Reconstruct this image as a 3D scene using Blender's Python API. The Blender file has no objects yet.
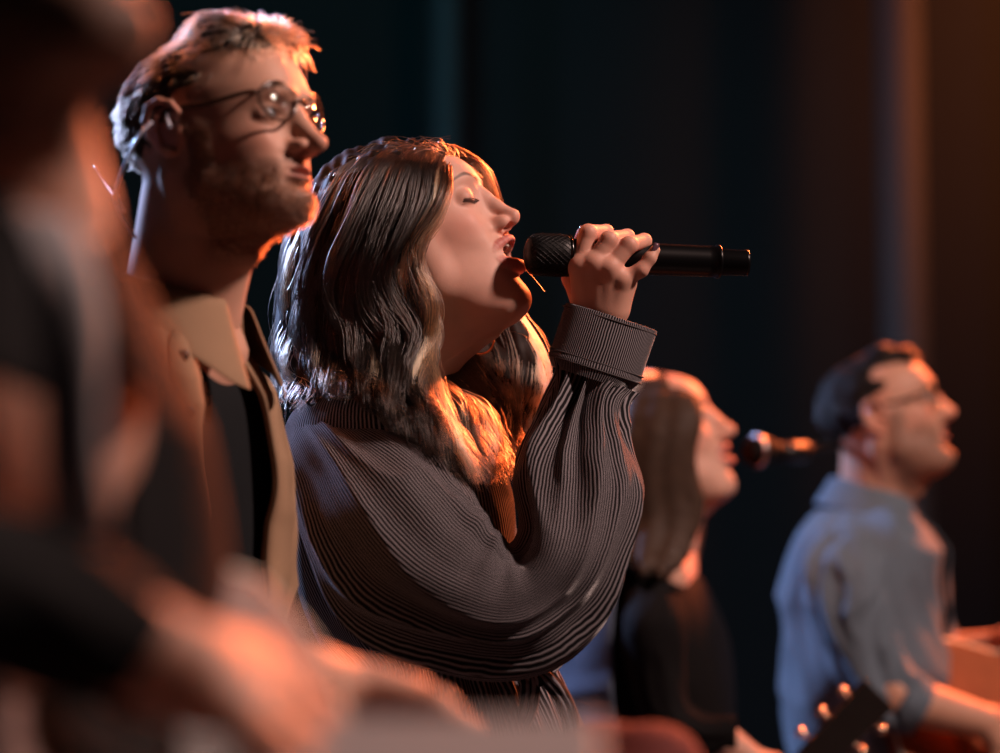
import bpy, math, random
import numpy as np
from mathutils import Vector, Matrix, noise as mnoise

# ---------------------------------------------------------------- camera
S = bpy.context.scene
FPX = 2778.0                                   # focal length in pixels of the 1000 x 753 frame
CAM_Z, CAM_PITCH = 1.03, math.radians(7.0)
cam_data = bpy.data.cameras.new('camera')
cam = bpy.data.objects.new('camera', cam_data)
S.collection.objects.link(cam)
S.camera = cam
cam.location = (0, 0, CAM_Z)
cam.rotation_euler = (math.radians(90) + CAM_PITCH, 0, 0)
cam_data.sensor_width = 36.0
cam_data.lens = 36.0 * FPX / 1000.0
cam_data.clip_start = 0.05
cam_data.dof.use_dof = True
cam_data.dof.focus_distance = 3.07
cam_data.dof.aperture_fstop = 2.3
cam_data.dof.aperture_blades = 0

# ---------------------------------------------------------------- exposure, world
S.view_settings.view_transform = 'Standard'
S.view_settings.look = 'None'
S.view_settings.exposure = 0.0
S.view_settings.gamma = 1.0
S.view_settings.use_curve_mapping = False
world = bpy.data.worlds.new('dark_hall'); S.world = world
world.use_nodes = True
world.node_tree.nodes['Background'].inputs[0].default_value = (0.10, 0.17, 0.20, 1)
world.node_tree.nodes['Background'].inputs[1].default_value = 0.010

# ---------------------------------------------------------------- stage lights
def aim(o, tgt):
    d = Vector(tgt) - o.location
    o.rotation_euler = d.to_track_quat('-Z', 'Y').to_euler()
def area(name, loc, tgt, size, power, col, spread=180):
    l = bpy.data.lights.new(name, 'AREA'); l.shape = 'DISK'; l.size = size
    l.energy = power; l.color = col; l.spread = math.radians(spread)
    o = bpy.data.objects.new(name, l); S.collection.objects.link(o); o.location = loc; aim(o, tgt); return o
def spot(name, loc, tgt, angle, power, col, radius=0.15, blend=0.8):
    l = bpy.data.lights.new(name, 'SPOT'); l.spot_size = math.radians(angle); l.spot_blend = blend
    l.energy = power; l.color = col; l.shadow_soft_size = radius
    o = bpy.data.objects.new(name, l); S.collection.objects.link(o); o.location = loc; aim(o, tgt); return o
area('key_light', (2.55, 2.0, 3.65), (0.0, 3.1, 1.4), 0.32, 165, (1.0, 0.66, 0.57))
area('orange_back_light', (1.9, 6.2, 3.5), (0.1, 3.0, 1.4), 0.45, 460, (1.0, 0.17, 0.045))
area('blue_back_light', (-2.8, 5.8, 3.2), (0.2, 3.6, 1.4), 0.5, 290, (0.40, 0.56, 1.0))
area('orange_side_light', (-1.6, 4.1, 3.3), (-0.45, 2.0, 1.3), 0.4, 22, (1.0, 0.24, 0.08))
spot('orange_wall_wash', (3.0, 7.6, 4.6), (2.3, 9.0, 3.6), 64, 1500, (1.0, 0.25, 0.07), 0.3)
spot('blue_wall_wash', (-0.6, 6.2, 4.2), (-0.6, 9.0, 2.3), 85, 220, (0.10, 0.62, 0.80), 0.3)

# ---------------------------------------------------------------- pixel helper
_c, _s = math.cos(CAM_PITCH), math.sin(CAM_PITCH)
def W(px, py, d):
    """point of the frame at depth d metres in front of the camera"""
    u, v = (px - 500.0) / FPX * d, (376.5 - py) / FPX * d
    return np.array((u, d * _c - v * _s, CAM_Z + d * _s + v * _c))

# ---------------------------------------------------------------- scene helpers
C = S.collection
def thing(name, loc, label, cat, group=None):
    o = bpy.data.objects.new(name, None); C.objects.link(o); o.location = tuple(loc)
    o.empty_display_size = 0.1
    o['label'] = label; o['category'] = cat
    if group: o['group'] = group
    bpy.context.view_layer.update()
    return o
def tag(o, label, cat, group=None):
    o['label'] = label; o['category'] = cat
    if group: o['group'] = group
    return o
def world_of(p):
    M = Matrix.LocRotScale(p.location, p.rotation_euler, p.scale)
    return M if p.parent is None else world_of(p.parent) @ p.matrix_parent_inverse @ M
def adopt(o, parent):
    if parent is not None:
        o.parent = parent; o.matrix_parent_inverse = world_of(parent).inverted()
    return o
def mesh_obj(name, V, F, mat, parent=None, smooth=True, cols=None, uv=None, label=None):
    """V (n,3) array in world space, F list of faces or (m,4)/(m,3) array"""
    me = bpy.data.meshes.new(name)
    V = np.asarray(V, dtype=np.float32)
    if isinstance(F, np.ndarray):
        k = F.shape[1]; m = F.shape[0]
        me.vertices.add(len(V)); me.vertices.foreach_set('co', V.ravel())
        me.loops.add(m * k); me.loops.foreach_set('vertex_index', F.astype(np.int32).ravel())
        me.polygons.add(m); me.polygons.foreach_set('loop_start', np.arange(0, m * k, k, dtype=np.int32))
        me.update(calc_edges=True)
    else:
        me.from_pydata([tuple(map(float, v)) for v in V], [], [tuple(int(i) for i in f) for f in F])
    me.validate()
    if smooth:
        me.polygons.foreach_set('use_smooth', np.ones(len(me.polygons), dtype=bool))
    if cols is not None:
        a = me.color_attributes.new('col', 'FLOAT_COLOR', 'POINT')
        c = np.ones((len(V), 4), dtype=np.float32); c[:, :3] = cols
        a.data.foreach_set('color', c.ravel())
    if uv is not None:
        a = me.attributes.new('suv', 'FLOAT_VECTOR', 'POINT')
        c = np.zeros((len(V), 3), dtype=np.float32); c[:, :uv.shape[1]] = uv
        a.data.foreach_set('vector', c.ravel())
    me.update()
    if mat is not None:
        for m_ in (mat if isinstance(mat, (list, tuple)) else [mat]): me.materials.append(m_)
    o = bpy.data.objects.new(name, me); C.objects.link(o)
    if parent is not None: adopt(o, parent)
    if label: o['label'] = label
    return o

# ---------------------------------------------------------------- materials
def new_mat(name):
    m = bpy.data.materials.new(name); m.use_nodes = True
    nt = m.node_tree; return m, nt, nt.nodes['Principled BSDF']
def N(nt, t, **kw):
    n = nt.nodes.new(t)
    for k, v in kw.items():
        if k in n.inputs: n.inputs[k].default_value = v
        else: setattr(n, k, v)
    return n
def mixc(nt, fac, a, b):
    n = nt.nodes.new('ShaderNodeMix'); n.data_type = 'RGBA'
    for sock, v in ((n.inputs[0], fac), (n.inputs[6], a), (n.inputs[7], b)):
        if hasattr(v, 'is_linked'): nt.links.new(v, sock)
        elif isinstance(v, (tuple, list)): sock.default_value = (*v, 1)
        else: sock.default_value = v
    return n.outputs[2]
def plain(name, col, rough=0.5, metal=0.0, spec=0.5, var=0.15, scale=40, bump=0.0, coat=0.0, sheen=0.0):
    m, nt, b = new_mat(name)
    tc = N(nt, 'ShaderNodeTexCoord'); nz = N(nt, 'ShaderNodeTexNoise', Scale=scale, Detail=4.0)
    nt.links.new(tc.outputs['Object'], nz.inputs['Vector'])
    c2 = tuple(x * (1 - var) for x in col); c3 = tuple(min(1, x * (1 + var)) for x in col)
    nt.links.new(mixc(nt, nz.outputs[0], c2, c3), b.inputs['Base Color'])
    b.inputs['Roughness'].default_value = rough; b.inputs['Metallic'].default_value = metal
    b.inputs['Specular IOR Level'].default_value = spec
    b.inputs['Coat Weight'].default_value = coat; b.inputs['Sheen Weight'].default_value = sheen
    if bump:
        bp = N(nt, 'ShaderNodeBump', Strength=bump, Distance=0.002)
        nt.links.new(nz.outputs[0], bp.inputs['Height']); nt.links.new(bp.outputs[0], b.inputs['Normal'])
    return m
def skin_mat(name, rough=0.54, sss=0.12):
    m, nt, b = new_mat(name)
    at = N(nt, 'ShaderNodeAttribute', attribute_name='col')
    tc = N(nt, 'ShaderNodeTexCoord'); nz = N(nt, 'ShaderNodeTexNoise', Scale=420.0, Detail=3.0)
    nz2 = N(nt, 'ShaderNodeTexNoise', Scale=35.0, Detail=3.0)
    nt.links.new(tc.outputs['Object'], nz.inputs['Vector']); nt.links.new(tc.outputs['Object'], nz2.inputs['Vector'])
    mm = N(nt, 'ShaderNodeMapRange'); mm.inputs[3].default_value = 0.86; mm.inputs[4].default_value = 1.12
    nt.links.new(nz2.outputs[0], mm.inputs[0])
    vm = N(nt, 'ShaderNodeVectorMath', operation='SCALE')
    nt.links.new(at.outputs['Color'], vm.inputs[0]); nt.links.new(mm.outputs[0], vm.inputs['Scale'])
    nt.links.new(vm.outputs[0], b.inputs['Base Color'])
    b.inputs['Roughness'].default_value = rough
    b.inputs['Specular IOR Level'].default_value = 0.33
    b.inputs['Subsurface Weight'].default_value = sss
    b.inputs['Subsurface Radius'].default_value = (0.6, 0.2, 0.1)
    b.inputs['Subsurface Scale'].default_value = 0.01
    bp = N(nt, 'ShaderNodeBump', Strength=0.12, Distance=0.0006)
    nt.links.new(nz.outputs[0], bp.inputs['Height']); nt.links.new(bp.outputs[0], b.inputs['Normal'])
    return m
def col_mat(name, rough=0.6, sheen=0.0, bump=0.0, scale=200.0):
    m, nt, b = new_mat(name)
    at = N(nt, 'ShaderNodeAttribute', attribute_name='col')
    nt.links.new(at.outputs['Color'], b.inputs['Base Color'])
    b.inputs['Roughness'].default_value = rough; b.inputs['Sheen Weight'].default_value = sheen
    if bump:
        tc = N(nt, 'ShaderNodeTexCoord'); nz = N(nt, 'ShaderNodeTexNoise', Scale=scale, Detail=3.0)
        nt.links.new(tc.outputs['Object'], nz.inputs['Vector'])
        bp = N(nt, 'ShaderNodeBump', Strength=bump, Distance=0.002)
        nt.links.new(nz.outputs[0], bp.inputs['Height']); nt.links.new(bp.outputs[0], b.inputs['Normal'])
    return m
def hair_mat(name, rough=0.22, rad=0.38):
    m, nt, b = new_mat(name)
    nt.nodes.remove(b)
    out = [n for n in nt.nodes if n.type == 'OUTPUT_MATERIAL'][0]
    h = nt.nodes.new('ShaderNodeBsdfHairPrincipled')
    h.parametrization = 'COLOR'
    at = N(nt, 'ShaderNodeAttribute', attribute_name='col')
    nt.links.new(at.outputs['Color'], h.inputs['Color'])
    h.inputs['Roughness'].default_value = rough
    h.inputs['Radial Roughness'].default_value = rad
    nt.links.new(h.outputs[0], out.inputs['Surface'])
    return m

# ---------------------------------------------------------------- implicit surfaces
class Field:
    def __init__(s, lo, hi, h):
        s.lo = np.array(lo, float); s.h = h
        s.n = np.ceil((np.array(hi, float) - s.lo) / h).astype(int) + 1
        s.ax = [(s.lo[i] + h * np.arange(s.n[i])).astype(np.float32) for i in range(3)]
        s.F = np.full(tuple(s.n), 0.05, dtype=np.float32)
    def block(s, lo, hi):
        i0 = np.clip(np.floor((np.array(lo) - s.lo) / s.h).astype(int), 0, s.n)
        i1 = np.clip(np.ceil((np.array(hi) - s.lo) / s.h).astype(int) + 1, 0, s.n)
        sl = tuple(slice(a, b) for a, b in zip(i0, i1))
        if any(b <= a for a, b in zip(i0, i1)): return None, None
        X, Y, Z = (s.ax[0][sl[0]][:, None, None], s.ax[1][sl[1]][None, :, None], s.ax[2][sl[2]][None, None, :])
        return sl, (X, Y, Z)
    def put(s, d, sl, k, op='+'):
        f = s.F[sl]
        if op == '+':
            if k > 0:
                h = np.maximum(k - np.abs(f - d), 0) / k
                r = np.minimum(f, d) - h * h * k * 0.25
            else: r = np.minimum(f, d)
        else:
            if k > 0:
                h = np.maximum(k - np.abs(f + d), 0) / k
                r = np.maximum(f, -d) + h * h * k * 0.25
            else: r = np.maximum(f, -d)
        s.F[sl] = r
    def ell(s, c, r, k=0.01, op='+', R=None):
        c = np.array(c, float); r = np.array(r, float) if np.ndim(r) else np.array([r] * 3, float)
        m = r.max() + k + 3 * s.h if R is not None else r + k + 3 * s.h
        sl, P = s.block(c - m, c + m)
        if sl is None: return
        x, y, z = P[0] - c[0], P[1] - c[1], P[2] - c[2]
        if R is not None:
            R = np.array(R).T
            x, y, z = (R[0, 0] * x + R[0, 1] * y + R[0, 2] * z, R[1, 0] * x + R[1, 1] * y + R[1, 2] * z, R[2, 0] * x + R[2, 1] * y + R[2, 2] * z)
        k0 = np.sqrt((x / r[0]) ** 2 + (y / r[1]) ** 2 + (z / r[2]) ** 2)
        k1 = np.sqrt((x / r[0] ** 2) ** 2 + (y / r[1] ** 2) ** 2 + (z / r[2] ** 2) ** 2) + 1e-6
        d = (k0 * (k0 - 1) / k1).astype(np.float32)
        d = np.where(k0 < 1e-3, -r.min(), d)
        s.put(d, sl, k, op)
    def cone(s, a, b, ra, rb, k=0.01, op='+', sq=None):
        a = np.array(a, float); b = np.array(b, float); m = max(ra, rb) + k + 3 * s.h
        sl, P = s.block(np.minimum(a, b) - m, np.maximum(a, b) + m)
        if sl is None: return
        ab = b - a; L = (ab ** 2).sum() + 1e-12
        t = np.clip(((P[0] - a[0]) * ab[0] + (P[1] - a[1]) * ab[1] + (P[2] - a[2]) * ab[2]) / L, 0, 1)
        dx, dy, dz = P[0] - a[0] - ab[0] * t, P[1] - a[1] - ab[1] * t, P[2] - a[2] - ab[2] * t
        if sq: dx, dy, dz = dx * sq[0], dy * sq[1], dz * sq[2]
        s.put((np.sqrt(dx * dx + dy * dy + dz * dz) - (ra + (rb - ra) * t)).astype(np.float32), sl, k, op)
    def chain(s, pts, rs, k=0.006, op='+', sq=None):
        for i in range(len(pts) - 1): s.cone(pts[i], pts[i + 1], rs[i], rs[i + 1], k, op, sq)
    def mesh(s):
        F = s.F
        inside = F < 0
        nx, ny, nz = F.shape
        c = inside[:-1, :-1, :-1].astype(np.int8)
        tot = np.zeros((nx - 1, ny - 1, nz - 1), np.int8)
        for i in (0, 1):
            for j in (0, 1):
                for k in (0, 1):
                    tot += inside[i:nx - 1 + i, j:ny - 1 + j, k:nz - 1 + k]
        act = (tot > 0) & (tot < 8)
        I = np.argwhere(act)
        idx = np.full(act.shape, -1, np.int32); idx[act] = np.arange(len(I))
        acc = np.zeros((len(I), 3)); cnt = np.zeros(len(I))
        cor = {}
        for i in (0, 1):
            for j in (0, 1):
                for k in (0, 1):
                    cor[(i, j, k)] = F[I[:, 0] + i, I[:, 1] + j, I[:, 2] + k].astype(float)
        for a in cor:
            for ax in range(3):
                if a[ax] == 0:
                    b = list(a); b[ax] = 1; b = tuple(b)
                    fa, fb = cor[a], cor[b]
                    m = (fa < 0) != (fb < 0)
                    t = np.where(m, fa / np.where(m, fa - fb, 1), 0)
                    p = np.array(a, float)[None, :].repeat(len(I), 0); p[:, ax] = t
                    acc += p * m[:, None]; cnt += m
        V = (I + acc / cnt[:, None]) * s.h + s.lo
        quads = []
        for ax in range(3):
            o = [1, 1, 1]; o[ax] = 0
            sl0 = [slice(1, -1)] * 3; sl1 = [slice(1, -1)] * 3
            sl0[ax] = slice(0, -1); sl1[ax] = slice(1, None)
            a, b = inside[tuple(sl0)], inside[tuple(sl1)]
            E = np.argwhere(a != b)
            if len(E) == 0: continue
            flip = a[E[:, 0], E[:, 1], E[:, 2]]
            E = E + np.array(o)
            u, v = [(1, 2), (2, 0), (0, 1)][ax]
            def g(du, dv):
                e = E.copy(); e[:, u] -= du; e[:, v] -= dv
                return idx[e[:, 0], e[:, 1], e[:, 2]]
            q = np.stack([g(1, 1), g(0, 1), g(0, 0), g(1, 0)], 1)
            q[~flip] = q[~flip][:, ::-1]
            quads.append(q)
        Q = np.concatenate(quads)
        Q = Q[(Q >= 0).all(1)]
        return V, Q

def smoothstep(a, b, x):
    t = np.clip((x - a) / (b - a), 0, 1); return t * t * (3 - 2 * t)
def gs(x, s): return np.exp(-(x / s) ** 2)
def relax(V, Q, n=1, w=0.5):
    V = V.copy()
    for _ in range(n):
        s = np.zeros_like(V); c = np.zeros(len(V))
        for i in range(Q.shape[1]):
            j = (i + 1) % Q.shape[1]
            for a, b in ((i, j), (j, i)):
                for d in range(3): s[:, d] += np.bincount(Q[:, a], V[Q[:, b], d], len(V))
                c += np.bincount(Q[:, a], minlength=len(V))
        V = V * (1 - w) + w * s / np.maximum(c, 1)[:, None]
    return V
def fnoise(P, freq, seed=0.0):
    """cheap smooth vector-friendly noise from summed sines"""
    r = np.random.RandomState(int(seed * 97) + 5)
    out = np.zeros(len(P))
    for i in range(9):
        k = r.normal(size=3); k *= freq * (0.6 + 0.9 * r.rand()) / np.linalg.norm(k)
        out += np.sin(P @ k + r.rand() * 6.28)
    return out / 4.0
def vnormals(V, Q):
    n = np.zeros_like(V)
    fn = np.cross(V[Q[:, 2]] - V[Q[:, 0]], V[Q[:, -1]] - V[Q[:, 1]])
    for i in range(Q.shape[1]):
        for d in range(3): n[:, d] += np.bincount(Q[:, i], fn[:, d], len(V))
    return n / (np.linalg.norm(n, axis=1)[:, None] + 1e-12)
def spline(P, n, closed=False):
    """Catmull-Rom resample of rows of P (any width) to n rows"""
    P = np.asarray(P, float); m = len(P)
    t = np.linspace(0, m - 1 if not closed else m, n, endpoint=not closed)
    i = np.floor(t).astype(int)
    if not closed: i = np.minimum(i, m - 2)
    f = (t - i)[:, None]
    g = (lambda k: P[k % m]) if closed else (lambda k: P[np.clip(k, 0, m - 1)])
    p0, p1, p2, p3 = g(i - 1), g(i), g(i + 1), g(i + 2)
    return 0.5 * (2 * p1 + (p2 - p0) * f + (2 * p0 - 5 * p1 + 4 * p2 - p3) * f ** 2 + (3 * p1 - p0 - 3 * p2 + p3) * f ** 3)
def tube_arrays(P, r, sides=8, cap=True):
    P = np.asarray(P, float); n = len(P); r = np.broadcast_to(np.asarray(r, float), (n,))
    T = np.gradient(P, axis=0); T /= np.linalg.norm(T, axis=1)[:, None] + 1e-12
    up = np.array([0, 0, 1.0]) if abs(T[0, 2]) < 0.9 else np.array([1.0, 0, 0])
    U = np.zeros_like(P)
    for i in range(n):
        u = up - T[i] * (up @ T[i]); up = u / (np.linalg.norm(u) + 1e-12); U[i] = up
    B = np.cross(T, U)
    a = np.arange(sides) / sides * 2 * np.pi
    V = (P[:, None, :] + r[:, None, None] * (np.cos(a)[None, :, None] * U[:, None, :] + np.sin(a)[None, :, None] * B[:, None, :])).reshape(-1, 3)
    F = []
    for i in range(n - 1):
        for j in range(sides):
            k = (j + 1) % sides
            F.append((i * sides + j, i * sides + k, (i + 1) * sides + k, (i + 1) * sides + j))
    if cap:
        F.append(tuple(range(sides))[::-1]); F.append(tuple((n - 1) * sides + j for j in range(sides)))
    return V, F
def join_arrays(items):
    Vs, Fs, o = [], [], 0
    for V, F in items:
        Vs.append(np.asarray(V)); Fs += [tuple(i + o for i in f) for f in F]; o += len(V)
    return np.concatenate(Vs), Fs
def tube(name, P, r, mat, parent=None, sides=8, label=None):
    V, F = tube_arrays(P, r, sides)
    return mesh_obj(name, V, F, mat, parent, label=label)
def lathe_arrays(prof, a, b, sides=32):
    """prof: list of (t along a->b in metres, radius)"""
    a = np.asarray(a, float); d = np.asarray(b, float) - a; d /= np.linalg.norm(d)
    up = np.array([0, 0, 1.0]) if abs(d[2]) < 0.9 else np.array([1.0, 0, 0])
    u = np.cross(up, d); u /= np.linalg.norm(u); w = np.cross(d, u)
    ang = np.arange(sides) / sides * 2 * np.pi
    V = []; F = []
    for t, r in prof:
        V.append(a + d * t + max(r, 1e-5) * (np.cos(ang)[:, None] * u + np.sin(ang)[:, None] * w))
    n = len(prof)
    for i in range(n - 1):
        for j in range(sides):
            k = (j + 1) % sides
            F.append((i * sides + j, i * sides + k, (i + 1) * sides + k, (i + 1) * sides + j))
    F.append(tuple(range(sides))[::-1]); F.append(tuple((n - 1) * sides + j for j in range(sides)))
    return np.concatenate(V), F
def box_arrays(c, s, R=None, bev=0.0):
    c = np.asarray(c, float); s = np.asarray(s, float) / 2
    P = []
    for x in (-1, 1):
        for y in (-1, 1):
            for z in (-1, 1): P.append((x, y, z))
    P = np.array(P) * s
    if R is not None: P = P @ np.array(R).T
    return P + c, [(0, 1, 3, 2), (4, 6, 7, 5), (0, 4, 5, 1), (2, 3, 7, 6), (0, 2, 6, 4), (1, 5, 7, 3)]
def bevel(o, w, seg=2):
    m = o.modifiers.new('bevel', 'BEVEL'); m.width = w; m.segments = seg; m.limit_method = 'ANGLE'; return o

def hair_obj(name, P, R, cols, mat, parent, label=None):
    """P (n,k,3) strands, R (n,k) radii, cols (n,k,3)"""
    n, k, _ = P.shape
    hc = bpy.data.hair_curves.new(name)
    hc.add_curves([k] * n)
    hc.position_data.foreach_set('vector', P.astype(np.float32).ravel())
    ra = hc.attributes.get('radius') or hc.attributes.new('radius', 'FLOAT', 'POINT')
    ra.data.foreach_set('value', R.astype(np.float32).ravel())
    a = hc.attributes.new('col', 'FLOAT_COLOR', 'POINT')
    c = np.ones((n * k, 4), np.float32); c[:, :3] = cols.reshape(-1, 3)
    a.data.foreach_set('color', c.ravel())
    hc.materials.append(mat)
    o = bpy.data.objects.new(name, hc); C.objects.link(o)
    if parent is not None: adopt(o, parent)
    if label: o['label'] = label
    return o
# ---------------------------------------------------------------- heads
def rot(pitch, yaw, roll=0.0):
    p, y, r = math.radians(pitch), math.radians(yaw), math.radians(roll)
    Ry = np.array([[math.cos(p), 0, -math.sin(p)], [0, 1, 0], [math.sin(p), 0, math.cos(p)]])
    Rz = np.array([[math.cos(y), math.sin(y), 0], [-math.sin(y), math.cos(y), 0], [0, 0, 1]])
    Rx = np.array([[1, 0, 0], [0, math.cos(r), -math.sin(r)], [0, math.sin(r), math.cos(r)]])
    return Rz @ Ry @ Rx

PROF_F = [(-.104, .030), (-.098, .060), (-.090, .0785), (-.080, .0875), (-.069, .0895), (-.058, .0880), (-.045, .0895), (-.030, .090),
          (-.018, .087), (-.002, .083), (.015, .083), (.028, .0855), (.042, .0925), (.055, .0935), (.070, .0905), (.085, .083), (.098, .070), (.110, .050), (.120, .020)]
PROF_M = [(-.112, .030), (-.106, .062), (-.097, .0835), (-.086, .0925), (-.074, .093), (-.062, .0865), (-.047, .089), (-.030, .092),
          (-.018, .089), (-.002, .085), (.015, .085), (.028, .0885), (.042, .0985), (.055, .098), (.070, .094), (.085, .087), (.100, .074), (.112, .054), (.123, .020)]
WID_F = [(-.104, .012), (-.095, .024), (-.080, .036), (-.060, .0475), (-.040, .055), (-.020, .061), (0, .066), (.03, .069), (.055, .069), (.08, .064), (.10, .052), (.12, .03)]
WID_M = [(-.112, .016), (-.102, .030), (-.085, .043), (-.062, .055), (-.040, .061), (-.020, .066), (0, .070), (.03, .072), (.055, .072), (.08, .067), (.10, .055), (.123, .03)]

def mouth_curve(sp, n=26):
    """closed lip line; returns centre points and radii"""
    op = sp.get('open', .0); zc = sp.get('mz', -.040) - op * .55
    pts, rs = [], []
    male = sp['male']
    for i in range(n):
        a = 2 * math.pi * i / n
        w = .0265 if not male else .026
        y = w * math.cos(a); s = math.sin(a)
        up = s > 0
        hgt = (.0045 + op * .55) if up else (.005 + op * .62)
        z = zc + hgt * (abs(s) ** .8) * (1 if up else -1)
        if up: z += .0012 * (gs(abs(y) - .006, .005)) - .0006
        x0 = (.0925 if up else .0912) if male else (.0978 if up else .0960)
        x = x0 - (.016 if male else .021) * abs(math.cos(a)) ** 2.0
        fl = sp.get('lip', 1.0)
        r = (.0018 + (.0028 if up else .0042) * abs(s) ** .7) * fl
        pts.append((x, y, z)); rs.append(r)
    return pts, rs, zc

def build_head(sp):
    male, h = sp['male'], sp['h']
    nk = np.array(sp['neck_end']); nr = sp.get('neck_r', (.056, .062))
    lo = np.minimum(np.array((-.125, -.10, -.16)), nk - .10); hi = np.maximum(np.array((.150, .10, .150)), nk + .10)
    f = Field(lo, hi, h)
    # skull
    f.ell((-.008, 0, .040), (.092, .073, .082), 0)
    # face block
    PR = np.array(PROF_M if male else PROF_F); WD = np.array(WID_M if male else WID_F)
    sl, (X, Y, Z) = f.block((-.03, -.09, -.135), (.13, .09, .14))
    z1 = Z[0, 0]
    def sm(tab, zz):
        zs = np.linspace(tab[0, 0], tab[-1, 0], 200); v = np.interp(zs, tab[:, 0], tab[:, 1])
        k = np.hanning(15); k /= k.sum(); v = np.convolve(np.pad(v, 7, 'edge'), k, 'valid')
        return np.interp(zz, zs, v)
    op = sp.get('open', 0.0)
    zj = z1 + op * .6 * smoothstep(-.035, -.06, z1)           # the jaw drops when the mouth opens
    P = sm(PR, zj)[None, None, :]; Wd = sm(WD, zj)[None, None, :] * sp.get('wid', 1.0)
    A = np.abs(Y)
    D = (-.0085 * gs(A - .033, .0135) * gs(Z - .025, .010) - .004 * gs(A, .03) * gs(Z - .018, .010) * 0
         + .0035 * gs(A - .026, .018) * gs(Z - .047, .007) * (1.4 if male else .7)
         + .0060 * gs(A - .045, .016) * gs(Z + .004, .016)
         - .0030 * gs(A - .045, .014) * gs(Z + .040, .016)
         + .0030 * gs(A, .026) * gs(Z + .040 + op * .3, .016)
         - .0020 * gs(A - .024, .006) * gs(Z + .030, .010)
         + .0125 * gs(A, .0135 * (1 + .25 * smoothstep(.01, -.015, Z))) * smoothstep(-.024, -.016, Z) * smoothstep(.040, .022, Z)
         - .0012 * gs(A, .022) * gs(Z + .0575 + op * .9, .005)
         + (.0065 if male else .0030) * gs(A, .016) * gs(Z + .078 + op * .9, .011))
    Xd = X - D
    gx = np.clip(Xd, 0, None) / P
    g = (np.abs(gx) ** 2.2 + (A / Wd) ** 2.5) ** (1 / 2.3)
    d = (g - 1) * (.055 - .03 * smoothstep(-.075, -.10, Z)) + 0 * X
    d = np.where(Xd < 0, np.maximum(d, -Xd * .5 - .035), d) + .006 * smoothstep(.01, -.03, Xd)
    d = np.maximum(d, np.maximum(Z - .118, -(Z + op * .9 + (.110 if male else .102))))
    f.put(d.astype(np.float32), sl, .012)
    # jaw underside to neck
    za = -.060 if male else -.054
    for s in (-1, 1):
        f.cone((.012, s * .046, za + .006), (.062, s * .018, -.084 - op * .6), .012, .012, .034)
        f.cone((.012, s * .050, za + .01), (.010, s * .058, .01), .012, .012, .02)
    f.cone((.035, 0, -.062 - op * .5), (.004, 0, -.055), .026, .045, .02)
    # neck
    f.cone((-.022, 0, -.015), nk, nr[0], nr[1], .018)
    f.cone((.030, 0, -.085), nk + np.array((.030, 0, 0)), .018, .022, .03)                 # windpipe
    if male: f.ell(np.array((.038, 0, -.110)) * .72 + (nk + np.array((.040, 0, 0))) * .28, (.013, .010, .014), .012)
    for s in (-1, 1): f.cone((-.02, s * .055, -.035), nk + np.array((.035, s * .012, 0)), .012, .011, .016)
    # nose
    nw = 1.12 if male else .92
    tip = np.array(sp.get('tip', (.1115, 0, -.010)))
    f.cone((.0865, 0, .032), (.0985, 0, .008), .0062 * nw, .0068 * nw, .010)
    f.cone((.0985, 0, .008), tip, .0066 * nw, .0088 * nw, .008)
    f.cone(tip + np.array((-.003, 0, -.004)), (.094, 0, -.021), .0058, .0052, .006)
    for s in (-1, 1):
        f.ell((.0965, s * .0118 * nw, -.0135), (.0105, .0066, .0078), .006)
        f.ell((.1015, s * .0074 * nw, -.0215), (.0070, .0044, .0062), .0015, '-')
    # philtrum
    f.cone((.0945, 0, -.024), (.0955, 0, -.031), .0022, .0022, .003, '-')
    # lips and mouth
    pts, rs, zc = mouth_curve(sp)
    if op > 0:
        for i in range(len(pts)):
            j = (i + 1) % len(pts); f.cone(pts[i], pts[j], rs[i], rs[j], .0035)
        f.ell((.0875, 0, zc), (.023, .0175, .0022 + op * .68), .0020, '-')
        # teeth
        for s in np.linspace(-1, 1, 9):
            f.ell(((.0865 if male else .0915) - .009 * s * s, s * .0150, zc + .0040 + op * .42), (.0028, .0024, .0042), .0006)
        f.ell((.072, 0, zc - .006 - op * .4), (.016, .013, .004), .002)      # tongue
    else:
        for i in range(len(pts)):
            j = (i + 1) % len(pts); f.cone(pts[i], pts[j], rs[i], rs[j], .0035)
    # eyes
    eb = np.array((.0735, .0325, .0245))
    for s in (-1, 1):
        e = eb * (1, s, 1)
        f.ell(e - ((.0022 if sp.get('closed') else 0), 0, 0), (.0128, .0142, .0120), .006)
        if sp.get('closed'):
            for t in np.linspace(-1, 1, 13):
                q = e + np.array((.0128 * math.sqrt(max(0, 1 - (t * .80) ** 2)) - .0014, t * .0128, -.0052 - .0024 * (1 - t * t)))
                if t > -1: f.cone(pq, q, .0010, .0010, .0010, '-')
                pq = q
        else:
            f.ell(e + np.array((.011, 0, .0005)), (.012, .0125, .0048), .0012, '-')
            f.ell(e, .0112, .0006, '-')
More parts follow.
